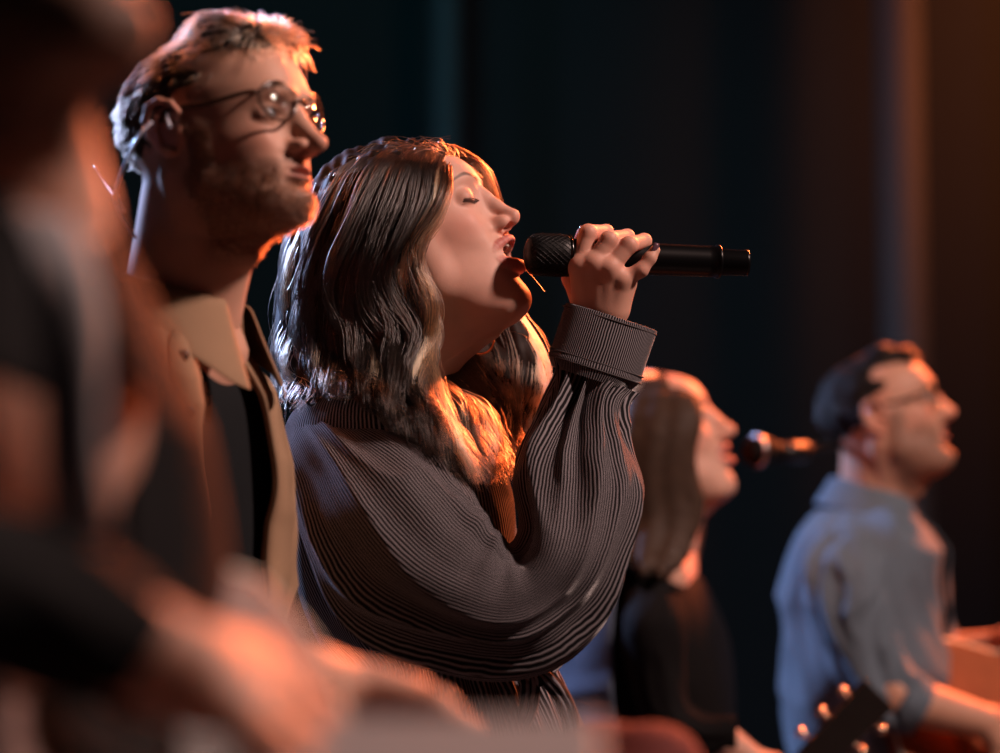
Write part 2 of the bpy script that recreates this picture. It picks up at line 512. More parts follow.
    # ears
    for s in (-1, 1):
        if sp.get('ears', True):
            o = np.array((-.008, s * .0735, .006)); sc = 1.06 if male else .95
            def E(x, y, z): return o + np.array((x * sc, s * y * sc, z * sc))
            f.ell(E(0, 0, .004), (.016, .0055, .026), .006)
            rim = [E(.013, .001, .004), E(.013, .006, .018), E(.008, .010, .028), (E(-.003, .013, .033)), E(-.014, .014, .028), E(-.019, .013, .014), E(-.017, .011, -.002), E(-.011, .008, -.014), E(-.003, .005, -.023), E(.004, .003, -.024)]
            f.chain(rim, [.0030, .0032, .0034, .0036, .0038, .0038, .0036, .0036, .0046, .0044], .003)
            f.ell(E(.002, .008, .001), (.0070, .0045, .0100), .003, '-')
            f.ell(E(-.004, .010, .021), (.009, .0035, .006), .003, '-')
            f.chain([E(-.009, .008, .018), E(-.012, .009, .005), E(-.008, .008, -.008)], [.0024, .0028, .0024], .003)
            f.ell(E(.011, .005, -.001), (.0035, .0035, .0055), .003)
    V, Q = f.mesh()
    if sp.get('relax', 1): V = relax(V, Q, sp.get('relax', 1), .4)
    return V, Q

def head_colors(V, sp, Nrm=None):
    x, y, z = V.T; A = np.abs(y)
    male = sp['male']; op = sp.get('open', 0.0)
    base = np.array(sp['skin']); c = np.tile(base, (len(V), 1))
    def blend(c, col, w): return c * (1 - w[:, None]) + np.array(col) * w[:, None]
    # flush on cheeks, nose and ears
    c = blend(c, base * np.array((1.08, .80, .78)), .5 * gs(A - .048, .02) * gs(z + .008, .02) * (x > .03) + .35 * gs(A, .018) * gs(z + .012, .012) * (x > .09))
    c = blend(c, base * np.array((1.05, .75, .72)), .6 * (smoothstep(.070, .076, A) * gs(x + .005, .03)))
    # lips
    pts, rs, zc = mouth_curve(sp, 40)
    P = np.array(pts); m = (x > .06) & (np.abs(z - zc) < .035) & (A < .04)
    if m.any():
        dd = np.linalg.norm(V[m][:, None, :] - P[None], axis=2); k = dd.argmin(1)
        w = np.zeros(len(V)); w[m] = 1 - smoothstep(.0005, .0030, dd.min(1) - np.array(rs)[k])
        c = blend(c, sp.get('lipcol', (.42, .14, .12)), w * .95)
        if op > 0:
            ins = (A < .0165) & (x < (.0885 if male else .0945)) & (x > .05) & (np.abs(z - zc) < .006 + op * .7)
            c[ins] = (.10, .02, .02)
            th = ins & (x > .082) & (z > zc + .0010 + op * .28)
            c[th] = (.62, .56, .50)
    # brows
    if not sp.get('nobrow'):
        bz = .044 + .007 * np.clip((A - .012) / .022, 0, 1) - .010 * np.clip((A - .036) / .02, 0, 1) ** 1.5
        bh = (.0042 if male else .0040) * (1 - .5 * smoothstep(.03, .055, A))
        w = smoothstep(bh, bh * .35, np.abs(z - bz)) * smoothstep(.008, .014, A) * (1 - smoothstep(.050, .058, A)) * (x > .05)
        c = blend(c, sp.get('browcol', (.06, .035, .02)), w * (.8 if not male else .8))
    # eye line
    e = np.array((.0735, .0325, .0245))
    if sp.get('closed'):
        t = (A - e[1]) / .0128
        zl = e[2] - .0052 - .0024 * (1 - t * t)
        w = smoothstep(.0026, .0012, np.abs(z - zl)) * (np.abs(t) < 1.02) * (x > .06)
        c = blend(c, (.012, .006, .005), w)
        w = gs(z - (e[2] + .002), .007) * gs(A - e[1], .014) * (x > .06)
        c = blend(c, base * np.array((.88, .62, .58)), .55 * w)
    else:
        r = np.linalg.norm(np.stack([x - e[0], A - e[1], z - e[2]], 1), axis=1)
        eye = (r < .01195) & (x > e[0] + .004) & (np.abs(z - e[2] - .0005) < .0054)
        c[eye] = (.50, .46, .43)
        g = sp.get('gaze', (.9, 0, .25)); 
        gn = np.array(g) / np.linalg.norm(g)
        for s in (-1, 1):
            q = e * (1, s, 1) + gn * .0116
            rr = np.linalg.norm(V - q, axis=1)
            c[eye & (rr < .0058)] = (.10, .13, .15); c[eye & (rr < .0026)] = (.005, .005, .005)
        lid = (r > .0120) & (r < .0136) & (np.abs(z - e[2]) < .0075) & (x > e[0] + .004)
        c[lid] = c[lid] * .55
    # stubble or beard
    if sp.get('beard'):
        jaw = smoothstep(-.012, -.030, z + .25 * (x - .09) * 0 + .35 * np.clip(.055 - x, -.02, .06)) 
        jaw = np.maximum(jaw, smoothstep(.03, .0, z) * smoothstep(.040, .030, x) * (x > .008) * (A > .05))
        below = smoothstep(-.155, -.118, z) * smoothstep(-.02, .01, x)
        cheek = 1 - gs(A - .035, .022) * gs(z + .012, .022) * (x > .03)
        lipm = 1 - smoothstep(.0105 + op * .6, .006 + op * .5, np.abs(z - zc)) * smoothstep(.030, .024, A) * (x > .06)
        nos = smoothstep(-.024, -.029, z)
        w = jaw * below * cheek * lipm * np.where(x > .07, nos, 1)
        nz = .75 + .25 * fnoise(V, 900, 3)
        c = blend(c, sp['beardcol'], np.clip(w * nz, 0, 1) * sp['beard'])
    return np.clip(c, 0, 1)

def face_warp(V, sp):
    a = sp.get('lift', 0.0)
    if not a: return V
    V = V.copy(); x, z = V[..., 0], V[..., 2]
    V[..., 2] = z + a * smoothstep(-.090, -.035, z) * smoothstep(.11, .03, z) * smoothstep(0, .05, x)
    return V
def eyes(sp, R, o, parent):
    """two eyeballs of their own behind the open lids"""
    e = np.array((.0735, .0325, .0245)); gn = np.array(sp.get('gaze', (.95, -.1, .2))); gn = gn / np.linalg.norm(gn)
    for s in (-1, 1):
        n, m = 40, 32; V = []; F = []
        for i in range(n + 1):
            for j in range(m):
                th, ph = math.pi * i / n, 2 * math.pi * j / m
                V.append((math.cos(th), math.sin(th) * math.cos(ph), math.sin(th) * math.sin(ph)))
        V = np.array(V)
        for i in range(n):
            for j in range(m): F.append((i * m + j, i * m + (j + 1) % m, (i + 1) * m + (j + 1) % m, (i + 1) * m + j))
        c = np.full((len(V), 3), .55) * np.array((1, .93, .88)); c[V[:, 0] > math.cos(.52)] = sp.get('iris', (.10, .14, .16)); c[V[:, 0] > math.cos(.22)] = .004
        u = np.cross((0, 0, 1), gn); u /= np.linalg.norm(u); w = np.cross(gn, u)
        V = V @ np.array([gn, u, w]) * .0114 + e * (1, s, 1)
        mesh_obj('eye', face_warp(V, sp) @ R.T + o, F, EYE, parent, cols=c)
# ---------------------------------------------------------------- cloth, hands, hair builders
FWD = np.array((0, _c, _s)); UPV = np.array((0, -_s, _c)); RIGHT = np.array((1.0, 0, 0))
def loft(rings, nseg, m, disp=None, arc=(0, 2 * math.pi), power=2.0, seam=math.pi / 2, caps=False):
    """rings rows: centre xyz, in-plane axis vector a (3), depth axis vector b (3). Returns V, F, UV(angle, along)."""
    Rg = spline(np.array(rings, float), nseg)
    full = abs(arc[1] - arc[0] - 2 * math.pi) < 1e-6
    th = np.linspace(arc[0], arc[1], m + 1)
    cs, sn = np.cos(th), np.sin(th)
    e = 2.0 / power
    cs, sn = np.sign(cs) * np.abs(cs) ** e, np.sign(sn) * np.abs(sn) ** e
    c, a, b = Rg[:, 0:3], Rg[:, 3:6], Rg[:, 6:9]
    V = c[:, None] + a[:, None] * cs[None, :, None] + b[:, None] * sn[None, :, None]
    L = np.concatenate([[0], np.cumsum(np.linalg.norm(np.diff(c, axis=0), axis=1))])
    TH = np.tile(th, (nseg, 1)); LL = np.tile(L[:, None], (1, m + 1))
    out = V - c[:, None]; out /= np.linalg.norm(out, axis=2)[:, :, None] + 1e-9
    if disp is not None:
        V = V + out * disp(TH, LL / L[-1], V)[:, :, None]
    k = m + 1
    F = []
    for i in range(nseg - 1):
        for j in range(m):
            F.append((i * k + j, i * k + j + 1, (i + 1) * k + j + 1, (i + 1) * k + j))
    return V.reshape(-1, 3), np.array(F), np.stack([TH.ravel(), LL.ravel()], 1)
def ring_px(px, py, d, tang, ra_px, rb):
    """ring in the plane across a limb that runs along tang (pixels) at pixel px,py"""
    t = np.array(tang, float); t /= np.linalg.norm(t)
    n = np.array((-t[1], t[0]))                              # in-plane normal, pixel axes
    a = (RIGHT * n[0] - UPV * n[1]) * ra_px / FPX * d
    return list(W(px, py, d)) + list(a) + list(FWD * rb)
def limb_rings(rows):
    P = np.array([r[:2] for r in rows], float); T = np.gradient(P, axis=0)
    return [ring_px(r[0], r[1], r[2], T[i], r[3], r[4]) for i, r in enumerate(rows)]
def level_ring(py, xl, xr, d, hb, tilt=0.0):
    """horizontal ring of a trunk at the height where row py crosses depth d"""
    c = W((xl + xr) / 2, py, d); a = (xr - xl) / 2 / FPX * d
    return list(c) + [a, 0, a * tilt] + [0, hb, 0]
def thick(o, t, off=0.0):
    m = o.modifiers.new('thickness', 'SOLIDIFY'); m.thickness = t; m.offset = off; return o
def stripe_mat(name, dark, light, count, along=0.0, rough=0.85, sharp=(0.35, 0.65), bump=0.5):
    m, nt, b = new_mat(name)
    at = N(nt, 'ShaderNodeAttribute', attribute_name='suv')
    sx = nt.nodes.new('ShaderNodeSeparateXYZ'); nt.links.new(at.outputs['Vector'], sx.inputs[0])
    tc = N(nt, 'ShaderNodeTexCoord'); nz = N(nt, 'ShaderNodeTexNoise', Scale=14.0, Detail=2.0)
    nt.links.new(tc.outputs['Object'], nz.inputs['Vector'])
    def M(op, a, b_=None, c_=None):
        n = nt.nodes.new('ShaderNodeMath'); n.operation = op
        for i, v in enumerate((a, b_, c_)):
            if v is None: continue
            if hasattr(v, 'is_linked'): nt.links.new(v, n.inputs[i])
            else: n.inputs[i].default_value = v
        return n.outputs[0]
    ph = M('MULTIPLY', sx.outputs[0], float(count))
    nw = N(nt, 'ShaderNodeTexNoise', Scale=70.0, Detail=1.0); nt.links.new(tc.outputs['Object'], nw.inputs['Vector'])
    ph = M('ADD', ph, M('MULTIPLY', nw.outputs[0], 2.2))
    ph = M('ADD', ph, M('MULTIPLY', nz.outputs[0], 10.0))
    if along: ph = M('ADD', ph, M('MULTIPLY', sx.outputs[1], float(along)))
    w = M('MULTIPLY_ADD', M('SINE', ph), 0.5, 0.5)
    mr = nt.nodes.new('ShaderNodeMapRange'); mr.interpolation_type = 'SMOOTHSTEP'
    mr.inputs[1].default_value, mr.inputs[2].default_value = sharp
    nt.links.new(w, mr.inputs[0])
    nf = N(nt, 'ShaderNodeTexNoise', Scale=900.0, Detail=2.0); nt.links.new(tc.outputs['Object'], nf.inputs['Vector'])
    lt = mixc(nt, nf.outputs[0], tuple(x * .65 for x in light), tuple(x * 1.3 for x in light))
    nt.links.new(mixc(nt, mr.outputs[0], dark, lt), b.inputs['Base Color'])
    b.inputs['Roughness'].default_value = rough; b.inputs['Specular IOR Level'].default_value = .12
    
    b.inputs['Sheen Weight'].default_value = .22; b.inputs['Sheen Roughness'].default_value = .25
    bp = N(nt, 'ShaderNodeBump', Strength=bump, Distance=0.0012)
    nt.links.new(w, bp.inputs['Height']); nt.links.new(bp.outputs[0], b.inputs['Normal'])
    return m

# strands that follow hand-placed guide locks
def strands(guides, n, k, rng, spread=.012, wave=.006, waves=3.0, color=None, width=.0004, push=None, clump=60, frizz=.0015, cfac=.65, tip=.25, lmin=.8):
    """guides: list of guide locks, each an array of xyz rows; strands lie between neighbours"""
    G = np.array([spline(g, k) for g in guides]); m = len(G)
    cl = rng.rand(clump) * (m - 1); cph = rng.rand(clump) * 6.28; coff = rng.normal(size=(clump, 3)) * spread * .6
    cid = rng.randint(clump, size=n)
    s = cl[cid] + rng.normal(size=n) * .14; s = np.clip(s, 0, m - 1.0001)
    i = s.astype(int); f = (s - i)[:, None, None]
    P = G[i] * (1 - f) + G[i + 1] * f
    sc = np.clip(cl[cid], 0, m - 1.0001); ic = sc.astype(int); fc = (sc - ic)[:, None, None]
    Pc = G[ic] * (1 - fc) + G[ic + 1] * fc
    t = np.linspace(0, 1, k)[None, :, None]
    pull = cfac * np.clip(t * 1.6 - .25, 0, 1) ** 1.0
    P = P * (1 - pull) + Pc * pull
    grow = np.clip(t * 3, .12, 1)
    P = P + coff[cid][:, None, :] * grow + rng.normal(size=(n, 1, 3)) * spread * .38 * grow * (1 - .3 * t)
    ph = cph[cid][:, None, None] + t * 6.28 * waves + rng.normal(size=(n, 1, 1)) * .35
    tv = np.gradient(P, axis=1); tv /= np.linalg.norm(tv, axis=2)[:, :, None] + 1e-9
    side = np.cross(tv, np.array((0, -1.0, 0.0))); side /= np.linalg.norm(side, axis=2)[:, :, None] + 1e-6
    P = P + side * np.sin(ph) * wave * np.clip(t * 1.7 - .25, 0, 1) + np.array((0, -1.0, 0)) * np.cos(ph) * wave * .6 * np.clip(t * 1.7 - .25, 0, 1)
    q = rng.normal(size=(n, 6, 3)) * frizz
    qi = np.array([spline(x, k) for x in q]); P = P + qi * t
    if lmin < 1:                                           # strand lengths differ
        L = lmin + (1 - lmin) * rng.rand(n); tt = np.linspace(0, 1, k)[None, :] * L[:, None] * (k - 1)
        a = np.minimum(tt.astype(int), k - 2); fr = (tt - a)[:, :, None]; r = np.arange(n)[:, None]
        P = P[r, a] * (1 - fr) + P[r, a + 1] * fr
    if push is not None: P = push(P)
    R = np.full((n, k), width) * (1 - (1 - tip) * np.linspace(0, 1, k)[None, :] ** 3)
    cols = color(s / (m - 1), cid, np.linspace(0, 1, k), rng, P)
    return P, R, cols
def px_guide(g, d0): return np.array([W(x, y, d0 + dd) for x, y, dd in g])
def ell_push(R, o, c, r):
    c = np.array(c); r = np.array(r)
    def f(P):
        L = (P - o) @ R
        q = (L - c) / r; kk = np.linalg.norm(q, axis=-1, keepdims=True)
        q = np.where(kk < 1, q / np.maximum(kk, 1e-6), q)
        return (q * r + c) @ R.T + o
    return f
# ---------------------------------------------------------------- shared materials
SKIN = skin_mat('skin'); EYE = col_mat('eye', .12); HAIR = hair_mat('hair_strands')
CLOTH_COL = col_mat('cloth_colour', .85, .1, .3, 300.)
TROUSER = plain('dark_trouser', (.02, .02, .024), .85, var=.3, scale=60, bump=.3)
SHOE = plain('shoe_leather', (.03, .022, .018), .45)
GOLD = plain('gold_metal', (.85, .55, .28), .25, 1.0)
BLACK_MET = plain('black_metal', (.006, .006, .007), .42, .1, spec=.35, var=.1)
def nz_disp(amp, freq, seed=0):
    return lambda V: amp * fnoise(V.reshape(-1, 3), freq, seed).reshape(V.shape[:2])
def lower_body(parent, cx, cy, ztop, hip=.15, lean=0.0, mat=None):
    """trousers and shoes down to the stage floor"""
    f = Field((cx - .3, cy - .32, .02), (cx + .3, cy + .32, ztop + .12), .012)
    f.ell((cx, cy, ztop - .04), (hip * .85, hip * 1.08, .13), .03)
    for s in (-1, 1):
        f.cone((cx, cy + s * .085, ztop - .08), (cx + .02, cy + s * .10, .50), .092, .062, .03)
        f.cone((cx + .02, cy + s * .10, .50), (cx - .015, cy + s * .105, .07), .062, .052, .03)
    V, Q = f.mesh(); mesh_obj('trousers', V, Q, mat or TROUSER, parent)
    for s in (-1, 1):
        f = Field((cx - .12, cy + s * .105 - .08, -.02), (cx + .24, cy + s * .105 + .08, .16), .007)
        f.cone((cx - .03, cy + s * .105, .045), (cx + .14, cy + s * .11, .035), .043, .036, .02)
        f.cone((cx - .02, cy + s * .105, .05), (cx - .02, cy + s * .105, .10), .043, .042, .02)
        sl, P = f.block(f.lo, f.lo + f.n * f.h)
        f.put(np.broadcast_to(P[2], f.F[sl].shape).astype(np.float32), sl, 0, '-')
        V, Q = f.mesh(); mesh_obj('shoe', V, Q, SHOE, parent)

# ---------------------------------------------------------------- the singer with the microphone
DW = 3.157
rng = np.random.RandomState(7)
woman = thing('person', (W(420, 700, DW)[0], W(420, 700, DW)[1], 0), 'woman singing with closed eyes, long wavy highlighted hair and a loose dark ribbed blouse', 'person')
Rw = rot(24, 13); ow = W(425, 258, DW)
neck_w = (W(399, 392, DW + .01) - ow) @ Rw
spw = dict(male=False, h=.00135, open=.0155, closed=True, skin=(.60, .345, .265), neck_end=neck_w, neck_r=(.050, .052), lipcol=(.50, .15, .13), lift=.009, mz=-.038)
V1, Q1 = build_head(spw); c1 = head_colors(V1, spw); V1 = face_warp(V1, spw) @ Rw.T + ow
# hand and forearm, round-coned fingers closed over the microphone
DH = 3.115
def H(px, py, dd): return W(px, py, DH + dd)
def hand_woman():
    f = Field(H(545, 400, -.06) + (0, -.02, 0), H(680, 205, .08) + (0, .02, 0), .0011)
    wr = H(602, 316, -.008)
    f.cone(H(592, 385, -.004), wr, .030, .0235, .01, sq=(1, 1.25, 1))
    mc = [H(579, 266, -.024), H(594, 264, -.028), H(609, 268, -.028), H(622, 280, -.024)]
    base = [H(586, 302, -.012), H(596, 303, -.014), H(606, 306, -.014), H(614, 308, -.012)]
    for a, b in zip(base, mc): f.cone(a, b, .0150, .0118, .012)
    f.cone(H(600, 318, -.006), H(598, 285, -.012), .0225, .022, .012, sq=(1, 1.3, 1))
    f.cone(mc[0], mc[1], .0100, .0104, .008); f.cone(mc[1], mc[2], .0104, .0100, .008); f.cone(mc[2], mc[3], .010, .0094, .008)
    k = .0035
    f.chain([mc[0], H(588, 233, -.021), H(606, 232, .012), H(603, 247, .028)], [.0108, .0096, .0082, .0072], k)
    f.chain([mc[1], H(609, 240, -.026), H(627, 237, .008), H(622, 252, .027)], [.0110, .0099, .0086, .0074], k)
    f.chain([mc[2], H(629, 245, -.026), H(644, 241, .004), H(642, 256, .024)], [.0106, .0095, .0083, .0072], k)
    f.chain([mc[3], H(641, 270, -.028), H(650, 258, -.027), H(655, 250, -.024)], [.0100, .0082, .0070, .0058], k)
    f.chain([H(584, 303, .0), H(573, 278, .016), H(577, 254, .030), H(583, 234, .030)], [.0150, .0118, .0095, .0078], .006)
    # knuckle bumps, tendons and the little-finger heel
    for p in mc: f.ell(p + (0, -.004, .001), (.0078, .0055, .0078), .008)
    for a, b in zip(base, mc): f.cone(a + (0, -.006, 0), b + (0, -.004, 0), .0058, .0062, .008)
    f.cone(H(617, 306, -.004), H(627, 284, -.010), .013, .011, .012)
    V, Q = f.mesh(); return relax(V, Q, 1, .35), Q
V2, Q2 = hand_woman()
c2 = np.tile(np.array((.58, .32, .235)), (len(V2), 1))
for p in (H(588, 233, -.021), H(609, 240, -.026), H(629, 245, -.026), H(641, 270, -.028), H(579, 266, -.024), H(594, 264, -.028), H(609, 268, -.028)):
    w = gs(np.linalg.norm(V2 - p, axis=1), .013)[:, None] * .5; c2 = c2 * (1 - w) + np.array((.62, .26, .20)) * w
# chest under the blouse
f = Field(W(300, 480, DW) + (0, -.2, 0), W(500, 365, DW) + (0, .2, 0), .004)
f.cone(W(399, 380, DW + .01), W(399, 400, DW + .01), .052, .056, .02)
f.cone(W(400, 420, DW - .10), W(400, 420, DW + .12), .050, .050, .05)
V3, Q3 = f.mesh(); c3 = np.tile(np.array((.60, .345, .25)), (len(V3), 1))
VV = np.concatenate([V1, V2, V3]); QQ = np.concatenate([Q1, Q2 + len(V1), Q3 + len(V1) + len(V2)])
mesh_obj('body', VV, QQ, SKIN, woman, cols=np.concatenate([c1, c2, c3]))
# finger nails
NAIL = plain('dark_nail', (.10, .05, .07), .12, coat=1.0)
def nail(c, u, n, parent, l=.0068, w=.0050, mat=None):
    u = np.array(u, float); u /= np.linalg.norm(u); n = np.array(n, float); n -= u * (n @ u); n /= np.linalg.norm(n); s = np.cross(u, n)
    V = []; F = []
    for i in range(7):
        for j in range(7):
            a, b = -1 + i / 3, -1 + j / 3
            V.append(np.array(c) + u * a * l * (1 - .12 * b * b) + s * b * w * (1 - .25 * max(a, 0) ** 2) + n * (.0012 - .0022 * b * b - .0008 * a * a))
    for i in range(6):
        for j in range(6): F.append((i * 7 + j, i * 7 + j + 1, (i + 1) * 7 + j + 1, (i + 1) * 7 + j))
    return thick(mesh_obj('fingernail', V, F, mat or NAIL, parent), .0008)
nail(H(656, 249, -.0285), H(658, 240, -.024) - H(652, 256, -.026), (.8, -.75, .25), woman)
nail(H(581, 229.5, .024), H(581, 225, .028) - H(579, 240, .028), (-.7, -.6, .3), woman, .005, .004)

# blouse: trunk, sleeve, cuff, waist tie
RIB = stripe_mat('ribbed_blouse', (.006, .0055, .0065), (.215, .20, .215), 1.0, sharp=(.40, .90), bump=.7)
def with_count(uv, n, curve=None):
    uv = uv.copy(); uv[:, 0] *= n; return uv
rows = [(388, 352, 446, .075), (394, 334, 456, .105), (402, 314, 464, .135), (413, 299, 473, .162), (430, 288, 484, .182), (458, 282, 497, .190),
        (500, 281, 512, .188), (545, 287, 520, .180), (600, 304, 528, .168), (640, 326, 538, .155), (662, 345, 545, .146), (676, 350, 552, .150), (705, 345, 568, .160), (745, 330, 590, .172), (800, 318, 612, .182)]
rings = [level_ring(py, xl, xr, DW + .015, hb) for py, xl, xr, hb in rows]
def trunk_disp(T, L, V):
    d = .0045 * fnoise(V.reshape(-1, 3), 28, 1).reshape(T.shape) * smoothstep(.03, .2, L)
    low = smoothstep(.60, .70, L)
    d += low * (.0050 * np.sin(T * 26 + 1.6 * np.sin(L * 12 + T * 3)) * np.exp(-((L - .70) / .16) ** 2) + .004 * np.sin(T * 11 + 1))
    d += .004 * np.sin(T * 7 + L * 16) * smoothstep(.2, .45, L) * (1 - low)
    return d
V, F, uv = loft(rings, 150, 260, trunk_disp, arc=(math.pi / 2, math.pi * 2.5), power=2.25)
blouse = thick(mesh_obj('blouse', V, F, RIB, woman, uv=with_count(uv, 190)), .003, -1)
rows = [(302, 412, 3.11, 26, .035), (318, 432, 3.05, 46, .060), (338, 460, 3.02, 63, .078), (366, 502, 2.985, 80, .088), (410, 552, 2.955, 90, .092), (462, 584, 2.945, 82, .088), (508, 598, 2.945, 70, .080),
        (546, 580, 2.96, 60, .074), (566, 540, 2.98, 56, .068), (573, 492, 3.01, 58, .062), (574, 448, 3.035, 48, .056), (580, 410, 3.06, 39, .050), (587, 388, 3.075, 37, .046), (593, 374, 3.085, 43, .044)]
def ridged(P, f, s): return 1 - 2 * np.abs(np.clip(fnoise(P, f, s), -1, 1))
def sleeve_disp(T, L, V):
    P = V.reshape(-1, 3)
    n = fnoise(P, 20, 2).reshape(T.shape); n2 = fnoise(P, 52, 4).reshape(T.shape)
    g = np.exp(-((1 - L) / .16) ** 2)
    # long folds that run with the sleeve and turn round the elbow
    ax = np.stack([np.cos(T).ravel() * 1.0, np.sin(T).ravel() * 1.0, L.ravel() * 1.5], 1)
    r1 = ridged(ax, 3.2, 11).reshape(T.shape); r2 = ridged(ax, 6.5, 12).reshape(T.shape)
    d = .009 * n + .0085 * fnoise(P, 36, 21).reshape(T.shape) * smoothstep(.1, .3, L) * .8 + .0022 * n2 + .015 * r1 * smoothstep(.05, .3, L) + .007 * r2
    d += g * (.0075 * np.sin(T * 12 + n * 1.5 + 4 * L) + .0035 * np.sin(T * 21 + n2))
    d += .0055 * np.exp(-((L - .50) / .09) ** 2) * np.sin(L * 95 + T * 2.5 + n) * .5 * smoothstep(-.2, .7, np.cos(T - math.pi))
    return (d - .0075) * (1 - .5 * np.exp(-(L / .08) ** 2))
V, F, uv = loft(limb_rings(rows), 260, 220, sleeve_disp, arc=(math.pi / 2, math.pi * 2.5))
mesh_obj('sleeve', V, F, RIB, blouse, uv=with_count(uv, 138), label='full ribbed sleeve gathered into the cuff')
def folds0(T, L, V): return .007 * fnoise(V.reshape(-1, 3), 24, 15).reshape(T.shape) + .003 * np.sin(T * 9 + L * 8)
rows = [(592, 380, 3.085, 41, .041), (594, 373, 3.086, 47, .043), (598, 360, 3.09, 47.5, .043), (604, 340, 3.10, 47.5, .043), (610, 320, 3.108, 47.5, .042), (611, 317, 3.108, 46.5, .041), (610, 320, 3.108, 44, .038), (606, 334, 3.104, 42, .037)]
V, F, uv = loft(limb_rings(rows), 90, 150, lambda T, L, V: .0016 * fnoise(V.reshape(-1, 3), 60, 9).reshape(T.shape), arc=(math.pi / 2, math.pi * 2.5), power=2.2)
# rings that fold back inward reuse the direction of the outer rings
cuff_rows = []
def cuff_ring(t, r, rb):
    p = np.array((595, 368.)) + t * (np.array((611, 317.)) - np.array((595, 368.)))
    return ring_px(p[0], p[1], 3.086 + .022 * t, (16, -51), r, rb)
rings = [cuff_ring(*a) for a in ((-.22, 41, .040), (-.06, 46.5, .043), (0, 48.5, .044), (.12, 48, .0435), (.5, 48, .0435), (.94, 48, .043), (1.0, 47.2, .042), (1.0, 44.5, .039), (.9, 43.5, .038), (.5, 43, .038))]
V, F, uv = loft(rings, 110, 150, lambda T, L, V: .0014 * fnoise(V.reshape(-1, 3), 70, 9).reshape(T.shape), arc=(math.pi / 2, math.pi * 2.5), power=2.15)
mesh_obj('cuff', V, F, RIB, blouse, uv=with_count(uv, 128), label='wide ribbed cuff with two stitched seams')
THREAD = plain('seam_thread', (.05, .045, .048), .9)
for t, off in ((-.03, 0), (.10, 0), (.93, 0)):
    r = np.array(cuff_ring(t, 48.6, .0445)); a = np.linspace(0, 6.283, 60)
    P = r[:3] + np.cos(a)[:, None] * r[3:6] + np.sin(a)[:, None] * r[6:9]
    tube('seam', P, .0010, THREAD, blouse, 5)
# waistband and tie
def band(pts, w, name, parent, mat, d0, fold=.002, lab=None, cnt=9):
    """flat cloth strap through pixel points (px, py, dd), w half-width in px"""
    P = spline(np.array([(p[0], p[1], p[2], p[3] if len(p) > 3 else w) for p in pts], float), 36)
    T = np.gradient(P[:, :2], axis=0); T /= np.linalg.norm(T, axis=1)[:, None] + 1e-9
    V = []; UV = []; m = 10
    for i in range(len(P)):
        for j in range(m + 1):
            s = -1 + 2 * j / m
            q = P[i, :2] + np.array((-T[i, 1], T[i, 0])) * s * P[i, 3]
            V.append(W(q[0], q[1], d0 + P[i, 2] + fold * 2 * s * s + fold * math.sin(s * 7 + i * .12))); UV.append((s * cnt, i * .01))
    F = [(i * (m + 1) + j, i * (m + 1) + j + 1, (i + 1) * (m + 1) + j + 1, (i + 1) * (m + 1) + j) for i in range(len(P) - 1) for j in range(m)]
    o = mesh_obj(name, V, np.array(F), mat, parent, uv=np.array(UV)); thick(o, .003); return o
tie = band([(470, 664, .0), (500, 668, -.012), (522, 672, -.02), (545, 668, -.012), (560, 655, .01)], 9, 'waist_tie', blouse, RIB, 3.035)
band([(520, 668, 0), (530, 682, -.012), (528, 705, -.006), (520, 725, .0), (512, 745, .0)], 9, 'tie_tail', tie, RIB, 3.012, .003)
band([(526, 668, 0), (545, 676, -.015), (560, 695, -.008), (570, 718, -.004), (572, 745, .0)], 8, 'tie_tail', tie, RIB, 3.012, .003)
f = Field(W(500, 700, 3.02) - (0, .03, 0), W(552, 650, 3.02) + (0, .03, 0), .0025)
f.ell(W(527, 670, 3.012), (.019, .014, .014), .004); f.ell(W(538, 678, 3.008), (.012, .010, .010), .006)
V, Q = f.mesh(); mesh_obj('knot', V, Q, RIB, tie, uv=np.stack([V[:, 0] * 700, V[:, 2]], 1))
lower_body(woman, W(455, 700, DW)[0], W(455, 700, DW + .015)[1], W(455, 760, DW)[2], .15)

rows = [(404, 424, 3.30, 40, .045), (400, 455, 3.34, 52, .055), (404, 510, 3.36, 56, .058), (412, 570, 3.36, 54, .058), (424, 630, 3.35, 50, .055), (440, 680, 3.33, 40, .045), (448, 700, 3.32, 34, .038)]
V, F, uv = loft(limb_rings(rows), 80, 90, folds0); mesh_obj('sleeve', V, F, RIB, blouse, uv=with_count(uv, 100))
P_ = [W(446, 690, 3.325), W(456, 725, 3.31), W(464, 775, 3.30)]
f = Field(np.min(P_, 0) - .12, np.max(P_, 0) + .12, .004)
f.cone(P_[0], P_[1], .026, .022, .01); k_ = (P_[2] - P_[1]) / np.linalg.norm(P_[2] - P_[1])
for q_ in (-.026, -.009, .009, .026):
    m_ = P_[1] + k_ * .08 + RIGHT * q_; f.cone(P_[1] + RIGHT * q_ * .5, m_, .014, .011, .012); f.chain([m_, m_ + k_ * .04 + FWD * .008, m_ + k_ * .065 + FWD * .025], [.009, .008, .007], .004)
f.chain([P_[1], P_[1] + k_ * .04 + RIGHT * .035, P_[1] + k_ * .085 + RIGHT * .045], [.014, .011, .008], .008)
V, Q = f.mesh(); mesh_obj('forearm', V, Q, SKIN, woman, cols=np.tile((.58, .32, .235), (len(V), 1)))

